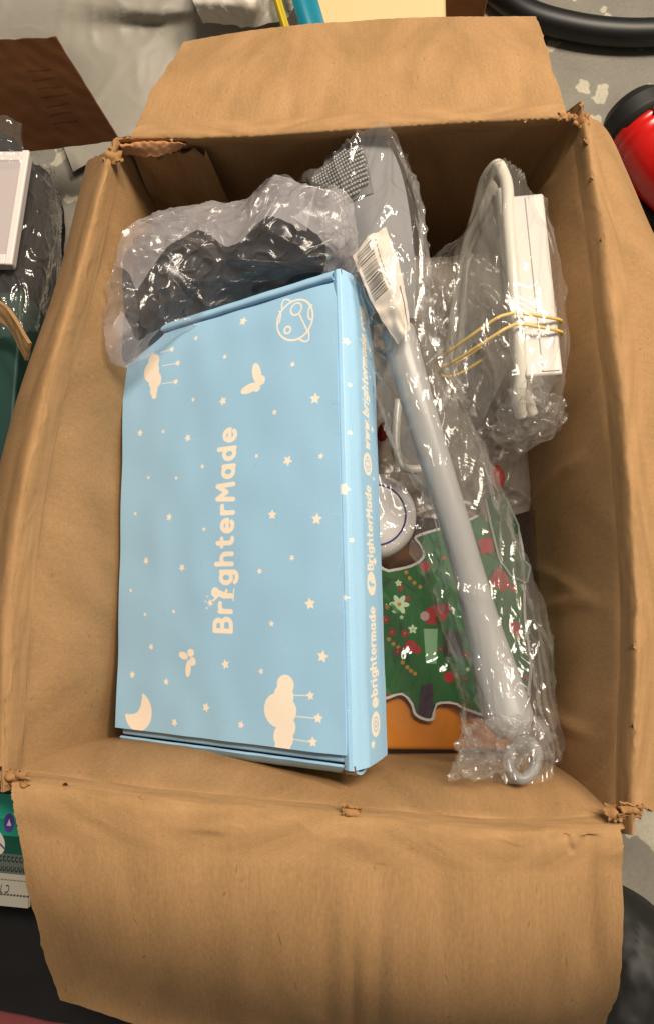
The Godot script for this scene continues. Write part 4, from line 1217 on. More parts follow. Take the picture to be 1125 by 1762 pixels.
func holiday_pieces() -> void:
	var level := 0.205
	# orange tray underneath
	var o := thing("orange_box", "orange shallow box lying under the green cut-out", "box", Vector3(0.0711, 0.17, 0.059))
	var b := Builder.new()
	b.rounded(Transform3D(Basis(Vector3.UP, 0.04), Vector3(0.075, 0.168, 0.018)), Vector3(0.155, 0.05, 0.124), 0.006)
	obj("body", b, mat(Color(0.66, 0.37, 0.05), 0.5, 0.3), o)
	b = Builder.new()
	b.rounded(Transform3D(Basis(Vector3.UP, 0.04), Vector3(0.075, 0.187, 0.018)), Vector3(0.159, 0.016, 0.128), 0.004)
	obj("lid", b, mat(Color(0.70, 0.42, 0.06), 0.5, 0.3), o)
	b = Builder.new()
	b.rounded(Transform3D(Basis(), Vector3(0.065, 0.075, -0.06)), Vector3(0.18, 0.135, 0.25), 0.003)
	tag(obj("under_box", b, M.kraft_dark), "plain brown box under the orange one, mostly hidden", "box")
	# the green cut-out with a white border
	var green := Color(0.02, 0.31, 0.10)
	var k := 4200.0
	var org := Vector3(0.013, 0.205, -0.1066)
	var outline := []
	for q in [Vector3(0.0139, 0.205, -0.0759), Vector3(0.0292, 0.205, -0.0793), Vector3(0.0494, 0.205, -0.0845), Vector3(0.0608, 0.205, -0.0927), Vector3(0.0585, 0.205, -0.1027), Vector3(0.0528, 0.205, -0.1109), Vector3(0.0627, 0.205, -0.1169), Vector3(0.1013, 0.205, -0.1297), Vector3(0.139, 0.205, -0.1464), Vector3(0.1558, 0.205, -0.1063), Vector3(0.157, 0.205, -0.041), Vector3(0.1612, 0.205, 0.0058), Vector3(0.1526, 0.205, 0.0392), Vector3(0.1267, 0.205, 0.0504), Vector3(0.1009, 0.205, 0.0452), Vector3(0.0905, 0.205, 0.0406), Vector3(0.0759, 0.205, 0.0423), Vector3(0.0729, 0.205, 0.0545), Vector3(0.0646, 0.205, 0.0559), Vector3(0.0552, 0.205, 0.0513), Vector3(0.0519, 0.205, 0.0424), Vector3(0.0434, 0.205, 0.0347), Vector3(0.0298, 0.205, 0.0394), Vector3(0.0172, 0.205, 0.041)]:
		outline.append(Vector2(q.x - org.x, q.z - org.z))
	var soft := PackedVector2Array()
	var m := outline.size()
	for j in m:
		for e in 4:
			var f := e / 4.0
			soft.append((outline[j] as Vector2).cubic_interpolate(outline[(j + 1) % m], outline[(j - 1 + m) % m], outline[(j + 2) % m], f))
	var inner: PackedVector2Array = Geometry2D.offset_polygon(soft, -0.0026)[0]
	var cut := thing("green_cutout", "green holiday cut-out with a white scalloped border", "decoration", org)
	b = Builder.new()
	b.slab(Transform3D(Basis(), org), soft, 0.004)
	obj("border", b, mat(Color(0.70, 0.69, 0.68), 0.5, 0.3), cut)
	var lo := inner[0]
	var hi := inner[0]
	for q in inner:
		lo = lo.min(q)
		hi = hi.max(q)
	var cv := Canvas.new(int((hi.x - lo.x) * k), int((hi.y - lo.y) * k), green)
	paint_green(cv, func(p: Vector3) -> Vector2: return (Vector2(p.x - org.x, p.z - org.z) - lo) * k)
	var gm := mat(Color.WHITE, 0.5, 0.3)
	gm.albedo_texture = cv.texture()
	b = Builder.new()
	b.slab(Transform3D(Basis(), org + Vector3(0, 0.0008, 0)), inner, 0.0005, Vector2(1.0 / (hi.x - lo.x), 1.0 / (hi.y - lo.y)), lo)
	obj("print", b, gm, cut)
	# a second, smaller piece against the wall
	org = Vector3(0.139, 0.2095, -0.1385)
	outline = []
	for q in [Vector3(0.12, 0.2095, -0.155), Vector3(0.135, 0.2095, -0.1624), Vector3(0.1402, 0.2095, -0.1471), Vector3(0.1496, 0.2095, -0.1248), Vector3(0.1506, 0.2095, -0.0943), Vector3(0.1596, 0.2095, -0.0864), Vector3(0.1566, 0.2095, -0.0728), Vector3(0.1434, 0.2095, -0.0777), Vector3(0.1329, 0.2095, -0.0936), Vector3(0.1252, 0.2095, -0.1267)]:
		outline.append(Vector2(q.x - org.x, q.z - org.z))
	var small := PackedVector2Array(outline)
	b = Builder.new()
	b.slab(Transform3D(Basis(), org), Geometry2D.offset_polygon(small, 0.0018)[0], 0.003)
	var tree := thing("tree_cutout", "small dark green tree cut-out beside the carton wall", "decoration", org)
	obj("border", b, mat(Color(0.45, 0.50, 0.44), 0.5), tree)
	b = Builder.new()
	b.slab(Transform3D(Basis(), org + Vector3(0, 0.0008, 0)), small, 0.0005)
	obj("print", b, mat(Color(0.05, 0.26, 0.11), 0.55, 0.3), tree)
	b = Builder.new()
	pillow(b, [Vector3(0.1198, 0.225, -0.1725), Vector3(0.1285, 0.225, -0.1796), Vector3(0.1349, 0.225, -0.1685), Vector3(0.1315, 0.225, -0.1571), Vector3(0.1223, 0.225, -0.159)], Vector3.UP, 0.006, 0.004, 0.001, 60.0, 3.0, 8, 30)
	obj("red_top", b, mat(Color(0.62, 0.16, 0.10), 0.4), tree)
	# red knob in the gap beside the mailer
	b = Builder.new()
	pillow(b, [Vector3(0.0151, 0.22, -0.2158), Vector3(0.0218, 0.22, -0.2202), Vector3(0.0254, 0.22, -0.212), Vector3(0.0222, 0.22, -0.2024), Vector3(0.0155, 0.22, -0.2034)], Vector3.UP, 0.006, 0.004, 0.001, 60.0, 5.0, 8, 30)
	tag(obj("red_bauble", b, mat(Color(0.45, 0.06, 0.05), 0.35)), "small red bauble in the gap beside the mailer", "bauble")
	# white dish with a blue line
	var dish := thing("white_dish", "white round dish with a thin violet line, partly under the mailer", "dish", Vector3(0.015, 0.215, -0.1245))
	var dt := Transform3D(Basis.from_euler(Vector3(0.1, 0, -0.12)), Vector3(0.0132, 0.215, -0.1284))
	b = Builder.new()
	b.lathe(dt, PackedVector2Array([Vector2(0.0, 0.012), Vector2(0.014, 0.0125), Vector2(0.024, 0.014), Vector2(0.034, 0.012), Vector2(0.040, 0.005), Vector2(0.042, -0.004), Vector2(0.036, -0.012), Vector2(0.0, -0.013)]), 56)
	obj("body", b, mat(Color(0.84, 0.83, 0.84), 0.25, 0.5), dish)
	b = Builder.new()
	b.lathe(dt, PackedVector2Array([Vector2(0.0275, 0.0139), Vector2(0.0278, 0.0143), Vector2(0.0288, 0.0141), Vector2(0.0292, 0.0135)]), 56)
	obj("line", b, mat(Color(0.16, 0.13, 0.45), 0.3), dish)
	# cloudy sheet lying under the rack
	b = Builder.new()
	film_net(b, [
		[Vector3(0.004, 0.215, -0.4131), Vector3(0.0516, 0.225, -0.4002), Vector3(0.1004, 0.215, -0.4077), Vector3(0.158, 0.205, -0.4292)],
		[Vector3(0.0066, 0.205, -0.3321), Vector3(0.0573, 0.235, -0.3167), Vector3(0.1051, 0.22, -0.3195), Vector3(0.162, 0.205, -0.3353)],
		[Vector3(0.0091, 0.205, -0.2427), Vector3(0.0595, 0.222, -0.2433), Vector3(0.1084, 0.23, -0.2353), Vector3(0.1645, 0.205, -0.2469)],
		[Vector3(0.011, 0.2, -0.1835), Vector3(0.0613, 0.212, -0.1814), Vector3(0.1099, 0.22, -0.1806), Vector3(0.1648, 0.203, -0.1874)],
		[Vector3(0.0123, 0.199, -0.1365), Vector3(0.0629, 0.202, -0.1318), Vector3(0.1126, 0.2035, -0.1275), Vector3(0.1617, 0.202, -0.141)]], 90, 70, 0.007, Vector3(30, 30, 22), 97.0)
	tag(obj("cloudy_sheet", b, film_mat(Color(0.62, 0.58, 0.53), 0.62, 0.22, 0.5)), "cloudy crumpled plastic sheet lying under the wire rack", "sheet")
	# clear bag over the cut-outs
	b = Builder.new()
	film_net(b, [
		[Vector3(0.0104, 0.232, -0.1738), Vector3(0.0538, 0.232, -0.1752), Vector3(0.0965, 0.235, -0.1813), Vector3(0.1382, 0.24, -0.1922), Vector3(0.1553, 0.225, -0.1919)],
		[Vector3(0.0124, 0.236, -0.1012), Vector3(0.0558, 0.222, -0.0998), Vector3(0.0984, 0.222, -0.1068), Vector3(0.1398, 0.228, -0.1235), Vector3(0.1646, 0.21, -0.1224)],
		[Vector3(0.0148, 0.214, -0.0346), Vector3(0.0575, 0.212, -0.0365), Vector3(0.0998, 0.213, -0.0382), Vector3(0.1467, 0.215, -0.0453), Vector3(0.1715, 0.21, -0.0413)],
		[Vector3(0.0166, 0.213, 0.0274), Vector3(0.0584, 0.212, 0.0281), Vector3(0.0998, 0.212, 0.0236), Vector3(0.1456, 0.214, 0.0214), Vector3(0.1734, 0.215, 0.0201)],
		[Vector3(0.018, 0.207, 0.0689), Vector3(0.0595, 0.206, 0.0699), Vector3(0.1007, 0.206, 0.065), Vector3(0.1416, 0.206, 0.0669), Vector3(0.1693, 0.215, 0.0741)],
		[Vector3(0.0193, 0.19, 0.099), Vector3(0.0615, 0.19, 0.1004), Vector3(0.1029, 0.192, 0.1004), Vector3(0.1322, 0.2, 0.1), Vector3(0.1623, 0.22, 0.0949)]], 150, 110, 0.0035, Vector3(42, 42, 17), 71.0, 0.02)
	tag(obj("clear_bag", b, M.film), "clear glossy bag over the green cut-out and orange box", "bag")

func paint_green(cv: Canvas, at: Callable) -> void:
	var red := Color(0.55, 0.07, 0.09)
	var pale := Color(0.66, 0.74, 0.62)
	var gold := Color(0.62, 0.45, 0.13)
	for q in [[Vector3(0.0278, 0.205, -0.0464), 16.0], [Vector3(0.0407, 0.205, -0.0524), 16.0], [Vector3(0.0339, 0.205, -0.0402), 18.0]]:
		cv.disc(at.call(q[0]), q[1] * 0.2, pale)
	for j in 6:
		var c: Vector2 = at.call(Vector3(0.0397, 0.205, -0.0469))
		cv.ellipse(c + Vector2.from_angle(TAU * j / 6.0) * 20.0, Vector2(20, 10), TAU * j / 6.0, pale)
	cv.disc(at.call(Vector3(0.0397, 0.205, -0.0469)), 8.0, gold)
	for q in [[Vector3(0.0405, 0.205, -0.0621), 10.0], [Vector3(0.0472, 0.205, -0.0526), 9.0], [Vector3(0.0511, 0.205, -0.009), 24.0], [Vector3(0.0565, 0.205, -0.0061), 16.0], [Vector3(0.0469, 0.205, -0.0068), 14.0], [Vector3(0.0308, 0.205, 0.0353), 12.0], [Vector3(0.0631, 0.205, -0.0834), 22.0], [Vector3(0.0863, 0.205, 0.0169), 22.0], [Vector3(0.1336, 0.205, -0.0724), 40.0], [Vector3(0.1204, 0.205, -0.105), 34.0], [Vector3(0.1462, 0.205, -0.03), 24.0]]:
		cv.disc(at.call(q[0]), q[1], red)
	# garland of golden beads
	for q in [Vector3(0.0457, 0.205, -0.0772), Vector3(0.049, 0.205, -0.0718), Vector3(0.0535, 0.205, -0.0676), Vector3(0.059, 0.205, -0.064), Vector3(0.0439, 0.205, 0.0059), Vector3(0.0482, 0.205, 0.0099), Vector3(0.0515, 0.205, 0.0128), Vector3(0.0552, 0.205, 0.0152), Vector3(0.0307, 0.205, -0.0145), Vector3(0.0351, 0.205, -0.0105), Vector3(0.0394, 0.205, -0.0075)]:
		cv.disc(at.call(q), 8.0, gold)
	# a red cap over a pale figure-shaped gift, and a dark strap
	cv.ellipse(at.call(Vector3(0.0733, 0.205, -0.0386)), Vector2(50, 36), -0.4, red)
	cv.ellipse(at.call(Vector3(0.0818, 0.205, -0.0454)), Vector2(24, 18), 0.5, Color(0.42, 0.04, 0.07))
	cv.disc(at.call(Vector3(0.0636, 0.205, -0.0371)), 18.0, Color(0.6, 0.5, 0.5))
	cv.poly(PackedVector2Array([at.call(Vector3(0.0627, 0.205, -0.0254)), at.call(Vector3(0.0755, 0.205, -0.0259)), at.call(Vector3(0.0746, 0.205, 0.0056)), at.call(Vector3(0.0651, 0.205, 0.006))]), Color(0.42, 0.58, 0.45))
	cv.poly(PackedVector2Array([at.call(Vector3(0.0798, 0.205, -0.0245)), at.call(Vector3(0.0984, 0.205, -0.0253)), at.call(Vector3(0.101, 0.205, -0.0018)), at.call(Vector3(0.0809, 0.205, -0.0009))]), Color(0.14, 0.13, 0.13))
	cv.poly(PackedVector2Array([at.call(Vector3(0.0611, 0.205, 0.0257)), at.call(Vector3(0.0716, 0.205, 0.0227)), at.call(Vector3(0.0719, 0.205, 0.0555)), at.call(Vector3(0.0573, 0.205, 0.0562))]), Color(0.17, 0.10, 0.18))
	cv.line(PackedVector2Array([at.call(Vector3(0.025, 0.205, -0.0709)), at.call(Vector3(0.0415, 0.205, -0.0688)), at.call(Vector3(0.0536, 0.205, -0.0594))]), 3.0, Color(0.03, 0.2, 0.08))
	for j in 40:
		var p := Vector2(rng.randf() * cv.w, rng.randf() * cv.h)
		cv.ellipse(p, Vector2(26, 8), rng.randf() * TAU, Color(0.03, 0.20, 0.07, 0.8) if j % 3 else Color(0.16, 0.42, 0.16, 0.8))
	for j in 44:
		var p := Vector2(lerpf(0.0, 1.0, rng.randf()) * cv.w, rng.randf() * cv.h)
		var c: Color = [red, pale, red, Color(0.45, 0.05, 0.10), gold][j % 5]
		var r := rng.randf_range(5.0, 12.0)
		for e in 5:
			cv.ellipse(p + Vector2.from_angle(TAU * e / 5.0 + j) * r * 0.8, Vector2(r * 0.75, r * 0.45), TAU * e / 5.0 + j, c)
		cv.disc(p, r * 0.32, gold if j % 5 != 4 else red)

# ------------------------------------------------------------------ what stands round the carton
func build_surroundings() -> void:
	var b := Builder.new()
	# black hose, top right
	b.tube(curve([Vector3(0.10, 0.022, -1.10), Vector3(0.1736, 0.022, -0.9984), Vector3(0.2249, 0.022, -0.952), Vector3(0.2927, 0.022, -0.9258), Vector3(0.3599, 0.022, -0.9148), Vector3(0.4314, 0.022, -0.9166), Vector3(0.5595, 0.022, -0.9517)], 60), 0.0185, 16)
	tag(obj("black_hose", b, mat(Color(0.035, 0.04, 0.045), 0.45)), "curved black rubber hose lying on the floor behind the carton", "hose")
	red_tool()
	# cream case and its neighbours behind the far flap
	b = Builder.new()
	b.rounded(Transform3D(Basis(Vector3.UP, 0.02), Vector3(0.0, 0.06, -0.89)), Vector3(0.185, 0.12, 0.17), 0.012)
	tag(obj("cream_case", b, mat(Color(0.80, 0.72, 0.54), 0.4)), "cream plastic case with rounded corners behind the far flap", "case")
	b = Builder.new()
	b.rounded(Transform3D(Basis(Vector3.UP, 0.03), Vector3(0.11, 0.05, -1.0)), Vector3(0.08, 0.10, 0.22), 0.003)
	tag(obj("brown_box", b, M.kraft_dark), "small brown cardboard box beside the cream case", "box")
	var crate := thing("dark_crate", "dark purple lidded crate behind the cream case", "crate", Vector3(0, 0, -1.16))
	var plum := mat(Color(0.05, 0.035, 0.06), 0.6)
	b = Builder.new()
	b.rounded(Transform3D(Basis(Vector3.UP, 0.03), Vector3(0.0, 0.07, -1.16)), Vector3(0.39, 0.14, 0.29), 0.012)
	obj("body", b, plum, crate)
	b = Builder.new()
	b.rounded(Transform3D(Basis(Vector3.UP, 0.03), Vector3(0.0, 0.15, -1.16)), Vector3(0.41, 0.022, 0.31), 0.008)
	b.rounded(Transform3D(Basis(Vector3.UP, 0.03), Vector3(0.0, 0.163, -1.16)), Vector3(0.30, 0.008, 0.20), 0.003)
	obj("lid", b, plum, crate)
	# teal and yellow ribbon-like sheet
	for s in [["teal_strip", "curled teal plastic strip beside the cream case", Color(0.05, 0.46, 0.55), 0.0, 1.0], ["yellow_strip", "narrow yellow strip along the curled teal one", Color(0.75, 0.66, 0.12), -0.024, 0.35]]:
		b = Builder.new()
		var rows := []
		for r in 13:
			var f := lerpf(0.0 if s[3] == 0.0 else 0.55, 1.0, r / 12.0)
			var row := PackedVector3Array()
			for c in 9:
				row.append(Vector3(-0.135 + s[3] + 0.04 * f * f + 0.035 * s[4] * (c / 8.0), 0.125 - 0.002 * absf(s[3]) * 40.0 + 0.03 * sin(f * 2.6), -0.98 + 0.20 * f) + Vector3(0, 0.006 * sin(c * 0.6), 0))
			rows.append(row)
		b.shell(rows, 0.001, func(r, c): return Vector2(c, r), false)
		tag(obj(s[0], b, mat(s[2], 0.4)), s[1], "strip")
	# grey poly sheet, crumpled, behind the carton on the far side
	var grey := mat(Color(0.58, 0.56, 0.52), 0.5, 0.45)
	b = Builder.new()
	film_net(b, [
		[Vector3(-0.6202, 0.05, -1.016), Vector3(-0.4663, 0.06, -1), Vector3(-0.3052, 0.06, -0.9985), Vector3(-0.1463, 0.06, -0.9857), Vector3(-0.0796, 0.03, -1.013)],
		[Vector3(-0.5876, 0.07, -0.8913), Vector3(-0.4478, 0.09, -0.8973), Vector3(-0.3059, 0.08, -0.8877), Vector3(-0.1807, 0.08, -0.9022), Vector3(-0.0881, 0.05, -0.9331)],
		[Vector3(-0.5899, 0.06, -0.8693), Vector3(-0.4598, 0.075, -0.872), Vector3(-0.3376, 0.06, -0.8858), Vector3(-0.2081, 0.06, -0.8819), Vector3(-0.1007, 0.04, -0.9133)],
		[Vector3(-0.5143, 0.02, -0.8198), Vector3(-0.4233, 0.045, -0.8247), Vector3(-0.3371, 0.045, -0.8349), Vector3(-0.2465, 0.03, -0.8511), Vector3(-0.1441, 0.02, -0.8724)],
		[Vector3(-0.4365, 0.01, -0.6751), Vector3(-0.3756, 0.02, -0.7118), Vector3(-0.325, 0.02, -0.7272), Vector3(-0.2581, 0.015, -0.7422), Vector3(-0.1906, 0.01, -0.7574)]], 90, 110, 0.005, Vector3(11, 11, 11), 5.0)
	tag(obj("grey_sheet", b, grey), "crumpled grey plastic sheet on the floor behind the carton", "sheet")
	b = Builder.new()
	film_net(b, [[Vector3(-0.2619, 0.1, -0.9242), Vector3(-0.1765, 0.11, -0.9103), Vector3(-0.1066, 0.09, -0.9355)], [Vector3(-0.2496, 0.11, -0.8608), Vector3(-0.1705, 0.12, -0.8479), Vector3(-0.1159, 0.09, -0.8792)], [Vector3(-0.2433, 0.085, -0.8608), Vector3(-0.1754, 0.09, -0.8495), Vector3(-0.1152, 0.12, -0.8186)]], 40, 40, 0.006, Vector3(18, 18, 18), 15.0)
	tag(obj("white_bag", b, mat(Color(0.78, 0.75, 0.70), 0.5)), "pale crumpled plastic bag on the grey sheet", "bag")
	# dark brown carton with a lying flap, printed
	var cv := Canvas.new(420, 420, Color(0.34, 0.21, 0.115))
	for j in 7:
		cv.stroke(Vector2(250, 120 + j * 34), Vector2(250 + rng.randf_range(60, 120), 116 + j * 34), 4.0, Color(0.2, 0.12, 0.08, 0.45))
	cv.poly(PackedVector2Array([Vector2(150, 130), Vector2(232, 126), Vector2(238, 240), Vector2(158, 246)]), Color(0.32, 0.2, 0.12, 0.5))
	cv.grain(0.1, fine, 1.4)
	var pm := mat(Color.WHITE, 0.8, 0.3)
	pm.albedo_texture = cv.texture()
	var bc := thing("brown_carton", "dark brown printed carton with a drooping flap beside the grey sheet", "carton", Vector3(-0.5195, 0, -0.7868))
	b = Builder.new()
	var fl := [[Vector3(-0.5347, 0.2, -0.6901), Vector3(-0.4498, 0.2, -0.7), Vector3(-0.3818, 0.2, -0.704)], [Vector3(-0.5402, 0.15, -0.6627), Vector3(-0.4353, 0.15, -0.6716), Vector3(-0.3597, 0.15, -0.6805)], [Vector3(-0.5322, 0.09, -0.6292), Vector3(-0.4301, 0.09, -0.6473), Vector3(-0.339, 0.09, -0.6607)]]
	var rows := []
	for r in 25:
		var row := PackedVector3Array()
		for c in 25:
			row.append(net(fl, r / 24.0 * 1.9999, c / 24.0 * 1.9999) + Vector3(0, 0.0015 * ridge.get_noise_2d(r * 0.3, c * 0.3), 0))
		rows.append(row)
	b.shell(rows, 0.004, func(r, c): return Vector2(c / 24.0, r / 24.0), false)
	obj("flap", b, pm, bc)
	b = Builder.new()
	b.rounded(Transform3D(Basis(Vector3.UP, -0.05), Vector3(-0.82, 0.042, -0.80)), Vector3(0.36, 0.084, 0.20), 0.003)
	obj("body", b, M.kraft_dark, bc)
	left_goods()
	# things low beside the near flap
	b = Builder.new()
	pillow(b, [Vector3(0.24, 0.02, 0.30), Vector3(0.27, 0.02, 0.235), Vector3(0.33, 0.02, 0.25), Vector3(0.42, 0.02, 0.34), Vector3(0.5, 0.02, 0.5), Vector3(0.35, 0.02, 0.6), Vector3(0.2, 0.02, 0.5)], Vector3.UP, 0.07, 0.01, 0.004, 12.0, 6.0, 24, 80, 4.0)
	tag(obj("black_bag", b, mat(Color(0.05, 0.055, 0.05), 0.6)), "black fabric bag on the floor beside the near flap", "bag")

func red_tool() -> void:
	var o := thing("red_tool", "red plastic tool housing with a black end on the floor", "tool", Vector3(0.372, 0.05, -0.6936))
	var red := mat(Color(0.78, 0.06, 0.03), 0.28, 0.6)
	var b := Builder.new()
	var swell := PackedFloat32Array()
	for j in 31:
		swell.append(0.042 + 0.005 * sin(PI * j / 30.0) - (0.0025 if j in [6, 9, 12] else 0.0))
	b.tube(curve([Vector3(0.361, 0.055, -0.7263), Vector3(0.3733, 0.055, -0.7002), Vector3(0.3979, 0.055, -0.6545), Vector3(0.4425, 0.055, -0.5978)], 30), swell, 30)
	obj("housing", b, red, o)
	b = Builder.new()
	b.tube(curve([Vector3(0.356, 0.057, -0.7347), Vector3(0.3601, 0.057, -0.7253), Vector3(0.3642, 0.057, -0.7159)], 12), 0.0455, 30)
	obj("bumper", b, mat(Color(0.07, 0.07, 0.065), 0.6), o)
	b = Builder.new()
	b.tube(curve([Vector3(0.3608, 0.098, -0.7063), Vector3(0.3692, 0.104, -0.6748), Vector3(0.395, 0.104, -0.6343)], 16), 0.0022, 8)
	obj("seam", b, mat(Color(0.25, 0.02, 0.02), 0.5), o)
	b = Builder.new()
	b.rounded(Transform3D(Basis(Vector3.UP, -0.7), Vector3(0.3945, 0.012, -0.6611)), Vector3(0.16, 0.024, 0.10), 0.008)
	obj("base", b, mat(Color(0.06, 0.05, 0.07), 0.6), o)

func left_goods() -> void:
	var b := Builder.new()
	# folded black clothes in clear film
	var stack := thing("black_clothes", "folded black clothes packed in clear film beside the carton", "clothes", Vector3(-0.4699, 0, -0.565))
	for j in 4:
		b = Builder.new()
		pillow(b, [Vector3(-0.5696, 0.06, -0.6458), Vector3(-0.4879, 0.06, -0.6607), Vector3(-0.4527, 0.06, -0.6363), Vector3(-0.4327, 0.06, -0.5411), Vector3(-0.4331, 0.06, -0.4534), Vector3(-0.43, 0.06, -0.3777), Vector3(-0.5222, 0.06, -0.3674)].map(func(p: Vector3): return p + Vector3(0.006 * sin(j * 2.0), 0.03 * j - 0.045, 0.004 * j)), Vector3.UP, 0.018, 0.012, 0.005, 16.0, 3.0 + j, 14, 70, 5.0)
		obj("fold", b, M.black_cloth, stack)
	b = Builder.new()
	film_net(b, [
		[Vector3(-0.4848, 0.155, -0.5766), Vector3(-0.4353, 0.165, -0.5763), Vector3(-0.4144, 0.15, -0.5798), Vector3(-0.4321, 0.08, -0.6158), Vector3(-0.4473, 0.03, -0.629)],
		[Vector3(-0.4664, 0.16, -0.4834), Vector3(-0.4205, 0.165, -0.4802), Vector3(-0.3919, 0.158, -0.4819), Vector3(-0.4094, 0.09, -0.5324), Vector3(-0.4328, 0.03, -0.5723)],
		[Vector3(-0.4536, 0.16, -0.4065), Vector3(-0.4088, 0.165, -0.4041), Vector3(-0.3887, 0.155, -0.4108), Vector3(-0.4048, 0.09, -0.4437), Vector3(-0.4291, 0.03, -0.4719)],
		[Vector3(-0.4414, 0.16, -0.333), Vector3(-0.4075, 0.16, -0.3337), Vector3(-0.3937, 0.15, -0.343), Vector3(-0.4137, 0.09, -0.3785), Vector3(-0.4336, 0.03, -0.4103)]], 90, 90, 0.005, Vector3(36, 36, 30), 81.0, 0.03)
	obj("wrapper", b, M.film_crisp, stack)
	# white pack on top of them
	var pack := thing("white_pack", "flat white paper pack with a raised border on the black clothes", "pack", Vector3(-0.4185, 0.17, -0.4842))
	b = Builder.new()
	var x := (Vector3(-0.3952, 0.18, -0.4845) - Vector3(-0.4685, 0.18, -0.4837)).normalized()
	var z := (Vector3(-0.3786, 0.18, -0.3907) - Vector3(-0.4165, 0.18, -0.571)).normalized()
	z = (z - x * x.dot(z)).normalized()
	var at := Transform3D(Basis(x, z.cross(x), z), (Vector3(-0.4726, 0.176, -0.4852) + Vector3(-0.4141, 0.176, -0.4859)) * 0.5)
	b.rounded(at, Vector3(0.084, 0.012, 0.150), 0.004)
	obj("body", b, mat(Color(0.70, 0.66, 0.66), 0.5), pack)
	b = Builder.new()
	for s in [[0.0385, 0.0, 0.009, 0.151], [-0.0385, 0.0, 0.009, 0.151]]:
		b.rounded(at * Transform3D(Basis(), Vector3(s[0], 0.006, s[1])), Vector3(s[2], 0.005, s[3]), 0.002)
	b.rounded(at * Transform3D(Basis(), Vector3(0, 0.0055, 0.068)), Vector3(0.069, 0.004, 0.013), 0.0018)
	b.rounded(at * Transform3D(Basis(), Vector3(0, 0.0055, -0.068)), Vector3(0.069, 0.004, 0.013), 0.0018)
	obj("border", b, mat(Color(0.84, 0.81, 0.80), 0.5), pack)
	b = Builder.new()
	film_net(b, [[Vector3(-0.4541, 0.19, -0.6021), Vector3(-0.4253, 0.19, -0.5989), Vector3(-0.4194, 0.18, -0.5995)], [Vector3(-0.4474, 0.192, -0.5679), Vector3(-0.4195, 0.192, -0.568), Vector3(-0.4123, 0.18, -0.571)], [Vector3(-0.4437, 0.19, -0.538), Vector3(-0.416, 0.19, -0.5382), Vector3(-0.406, 0.178, -0.5408)]], 40, 40, 0.004, Vector3(40, 40, 40), 91.0)
	obj("wrapper", b, M.film_crisp, pack)
	# open box with a teal inside
	var tb := thing("teal_lined_box", "brown cardboard box with a dark teal panel beside the carton", "box", Vector3(-0.4997, 0, -0.3111))
	b = Builder.new()
	b.rounded(Transform3D(Basis(Vector3.UP, 0.08), Vector3(-0.475, 0.07, -0.24)), Vector3(0.16, 0.14, 0.32), 0.004)
	obj("body", b, mat(Color(0.02, 0.20, 0.17), 0.6), tb)
	b = Builder.new()
	rows_flap(b, [[Vector3(-0.4163, 0.2, -0.3641), Vector3(-0.4219, 0.185, -0.3447)], [Vector3(-0.392, 0.2, -0.3541), Vector3(-0.3958, 0.185, -0.3382)], [Vector3(-0.3529, 0.2, -0.3071), Vector3(-0.3618, 0.185, -0.2942)]])
	obj("flap", b, M.kraft, tb)
	# teal game box with printed bands, near corner
	var cv := Canvas.new(520, 360, Color(0.03, 0.15, 0.13))
	var band := func(y0: float, y1: float, c: Color) -> void: cv.poly(PackedVector2Array([Vector2(0, y0), Vector2(520, y0), Vector2(520, y1), Vector2(0, y1)]), c)
	band.call(52, 165, Color(0.17, 0.74, 0.62))
	band.call(120, 165, Color(0.10, 0.58, 0.48))
	band.call(165, 214, Color(0.04, 0.30, 0.24))
	band.call(214, 268, Color(0.36, 0.40, 0.37))
	band.call(268, 360, Color(0.72, 0.70, 0.64))
	for j in 26:
		for e in 2:
			cv.line(Canvas.ring(Vector2(10 + j * 20, 228 + e * 26), Vector2(8, 6), 0.6 - 1.2 * e, 0, 4.6, 8), 1.6, Color(0.07, 0.09, 0.08))
	cv.disc(Vector2(402, 130), 26, Color(0.33, 0.25, 0.60))
	cv.star(Vector2(402, 131), 13, -1.57, Color(0.9, 0.88, 0.85), 3, 0.5)
	cv.ellipse(Vector2(348, 185), Vector2(42, 30), 0.5, Color(0.85, 0.82, 0.78))
	cv.stroke(Vector2(330, 172), Vector2(384, 200), 3.0, Color(0.4, 0.3, 0.5))
	for j in 30:
		cv.stroke(Vector2(40 + j * 16, 286), Vector2(52 + j * 16, 284), 1.2, Color(0.35, 0.34, 0.32))
		cv.stroke(Vector2(42 + j * 16, 326), Vector2(50 + j * 16, 325), 2.6, Color(0.3, 0.29, 0.27))
	write(cv, "CTION", Vector2(420, 300), Vector2(-1, 0), Vector2(0, 1), 20, 0.16, Color(0.16, 0.15, 0.14), 130.0, 0.3, 0.2)
	var gm := mat(Color.WHITE, 0.4)
	gm.albedo_texture = cv.texture()
	var game := thing("game_box", "teal printed box with a white strip beside the near flap", "box", Vector3(-0.3559, 0.1, 0.2079))
	var a0 := Vector3(-0.4118, 0.16, 0.1279)
	var a1 := Vector3(-0.3049, 0.16, 0.1309)
	var a2 := Vector3(-0.4088, 0.13, 0.2544)
	var ex := (a1 - a0).normalized()
	var ez := a2 - a0
	ez = (ez - ex * ex.dot(ez)).normalized()
	var gt := Transform3D(Basis(ex, ez.cross(ex), ez), a0)
	b = Builder.new()
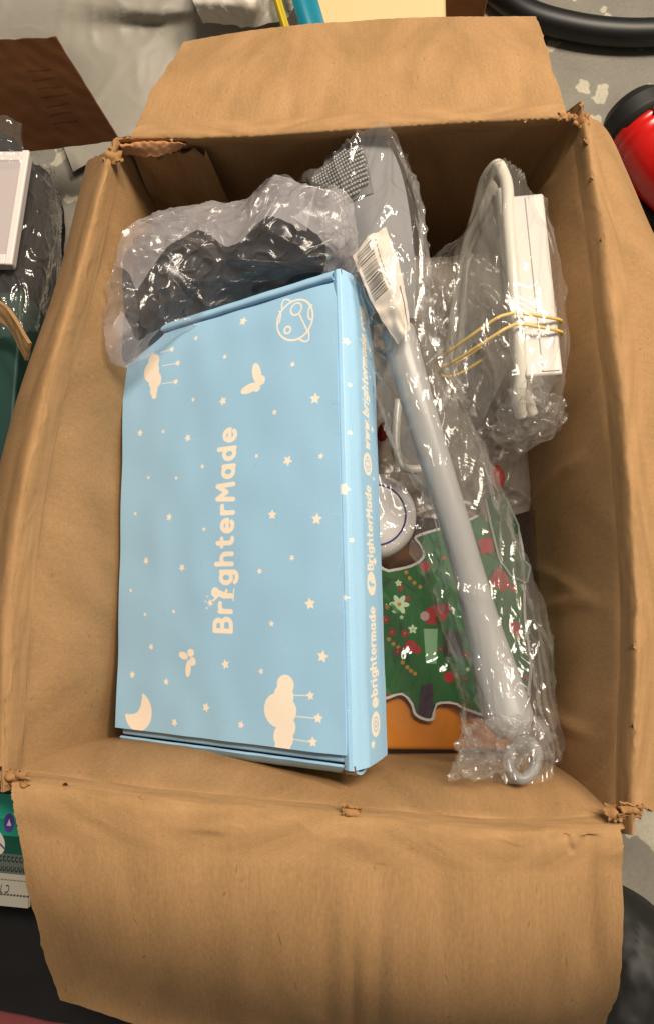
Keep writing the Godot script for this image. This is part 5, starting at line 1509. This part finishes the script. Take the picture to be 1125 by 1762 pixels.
	b.rounded(gt * Transform3D(Basis(), Vector3(a0.distance_to(a1) * 0.5, -0.03, a0.distance_to(a2) * 0.5)), Vector3(a0.distance_to(a1), 0.058, a0.distance_to(a2)), 0.002)
	obj("body", b, mat(Color(0.70, 0.68, 0.62), 0.5), game)
	b = Builder.new()
	b.slab(gt, PackedVector2Array([Vector2(0.001, 0.001), Vector2(a0.distance_to(a1) - 0.001, 0.001), Vector2(a0.distance_to(a1) - 0.001, a0.distance_to(a2) - 0.001), Vector2(0.001, a0.distance_to(a2) - 0.001)]), 0.0008, Vector2(1.0 / a0.distance_to(a1), 1.0 / a0.distance_to(a2)))
	obj("print", b, gm, game)
	# dark cloth and a pink slab below
	b = Builder.new()
	film_net(b, [[Vector3(-0.60, 0.045, 0.16), Vector3(-0.40, 0.05, 0.18), Vector3(-0.2, 0.04, 0.2)], [Vector3(-0.60, 0.05, 0.28), Vector3(-0.40, 0.055, 0.29), Vector3(-0.15, 0.05, 0.30)], [Vector3(-0.4262, 0.05, 0.3817), Vector3(-0.3558, 0.05, 0.3842), Vector3(-0.1728, 0.05, 0.4052)]], 40, 40, 0.004, Vector3(10, 10, 10), 44.0)
	tag(obj("dark_cloth", b, mat(Color(0.045, 0.035, 0.042), 0.85)), "dark cloth on the floor under the teal printed box", "cloth")
	b = Builder.new()
	b.rounded(Transform3D(Basis(Vector3.UP, -0.16), Vector3(-0.3409, 0.03, 0.4266) + Vector3(0, -0.012, 0.02)), Vector3(0.5, 0.02, 0.10), 0.003)
	tag(obj("pink_board", b, mat(Color(0.50, 0.24, 0.24), 0.5)), "dull pink board with a pale edge under the dark cloth", "board")

func rows_flap(b: Builder, ctrl: Array) -> void:
	var rows := []
	for r in 21:
		var row := PackedVector3Array()
		for c in 9:
			row.append(net(ctrl, r / 20.0 * 1.9999, c / 8.0 * 0.9999) + Vector3(0, 0.001 * ridge.get_noise_2d(r * 0.3, c * 0.3), 0))
		rows.append(row)
	b.shell(rows, 0.004, func(r, c): return Vector2(c * 0.004, r * 0.006), false)
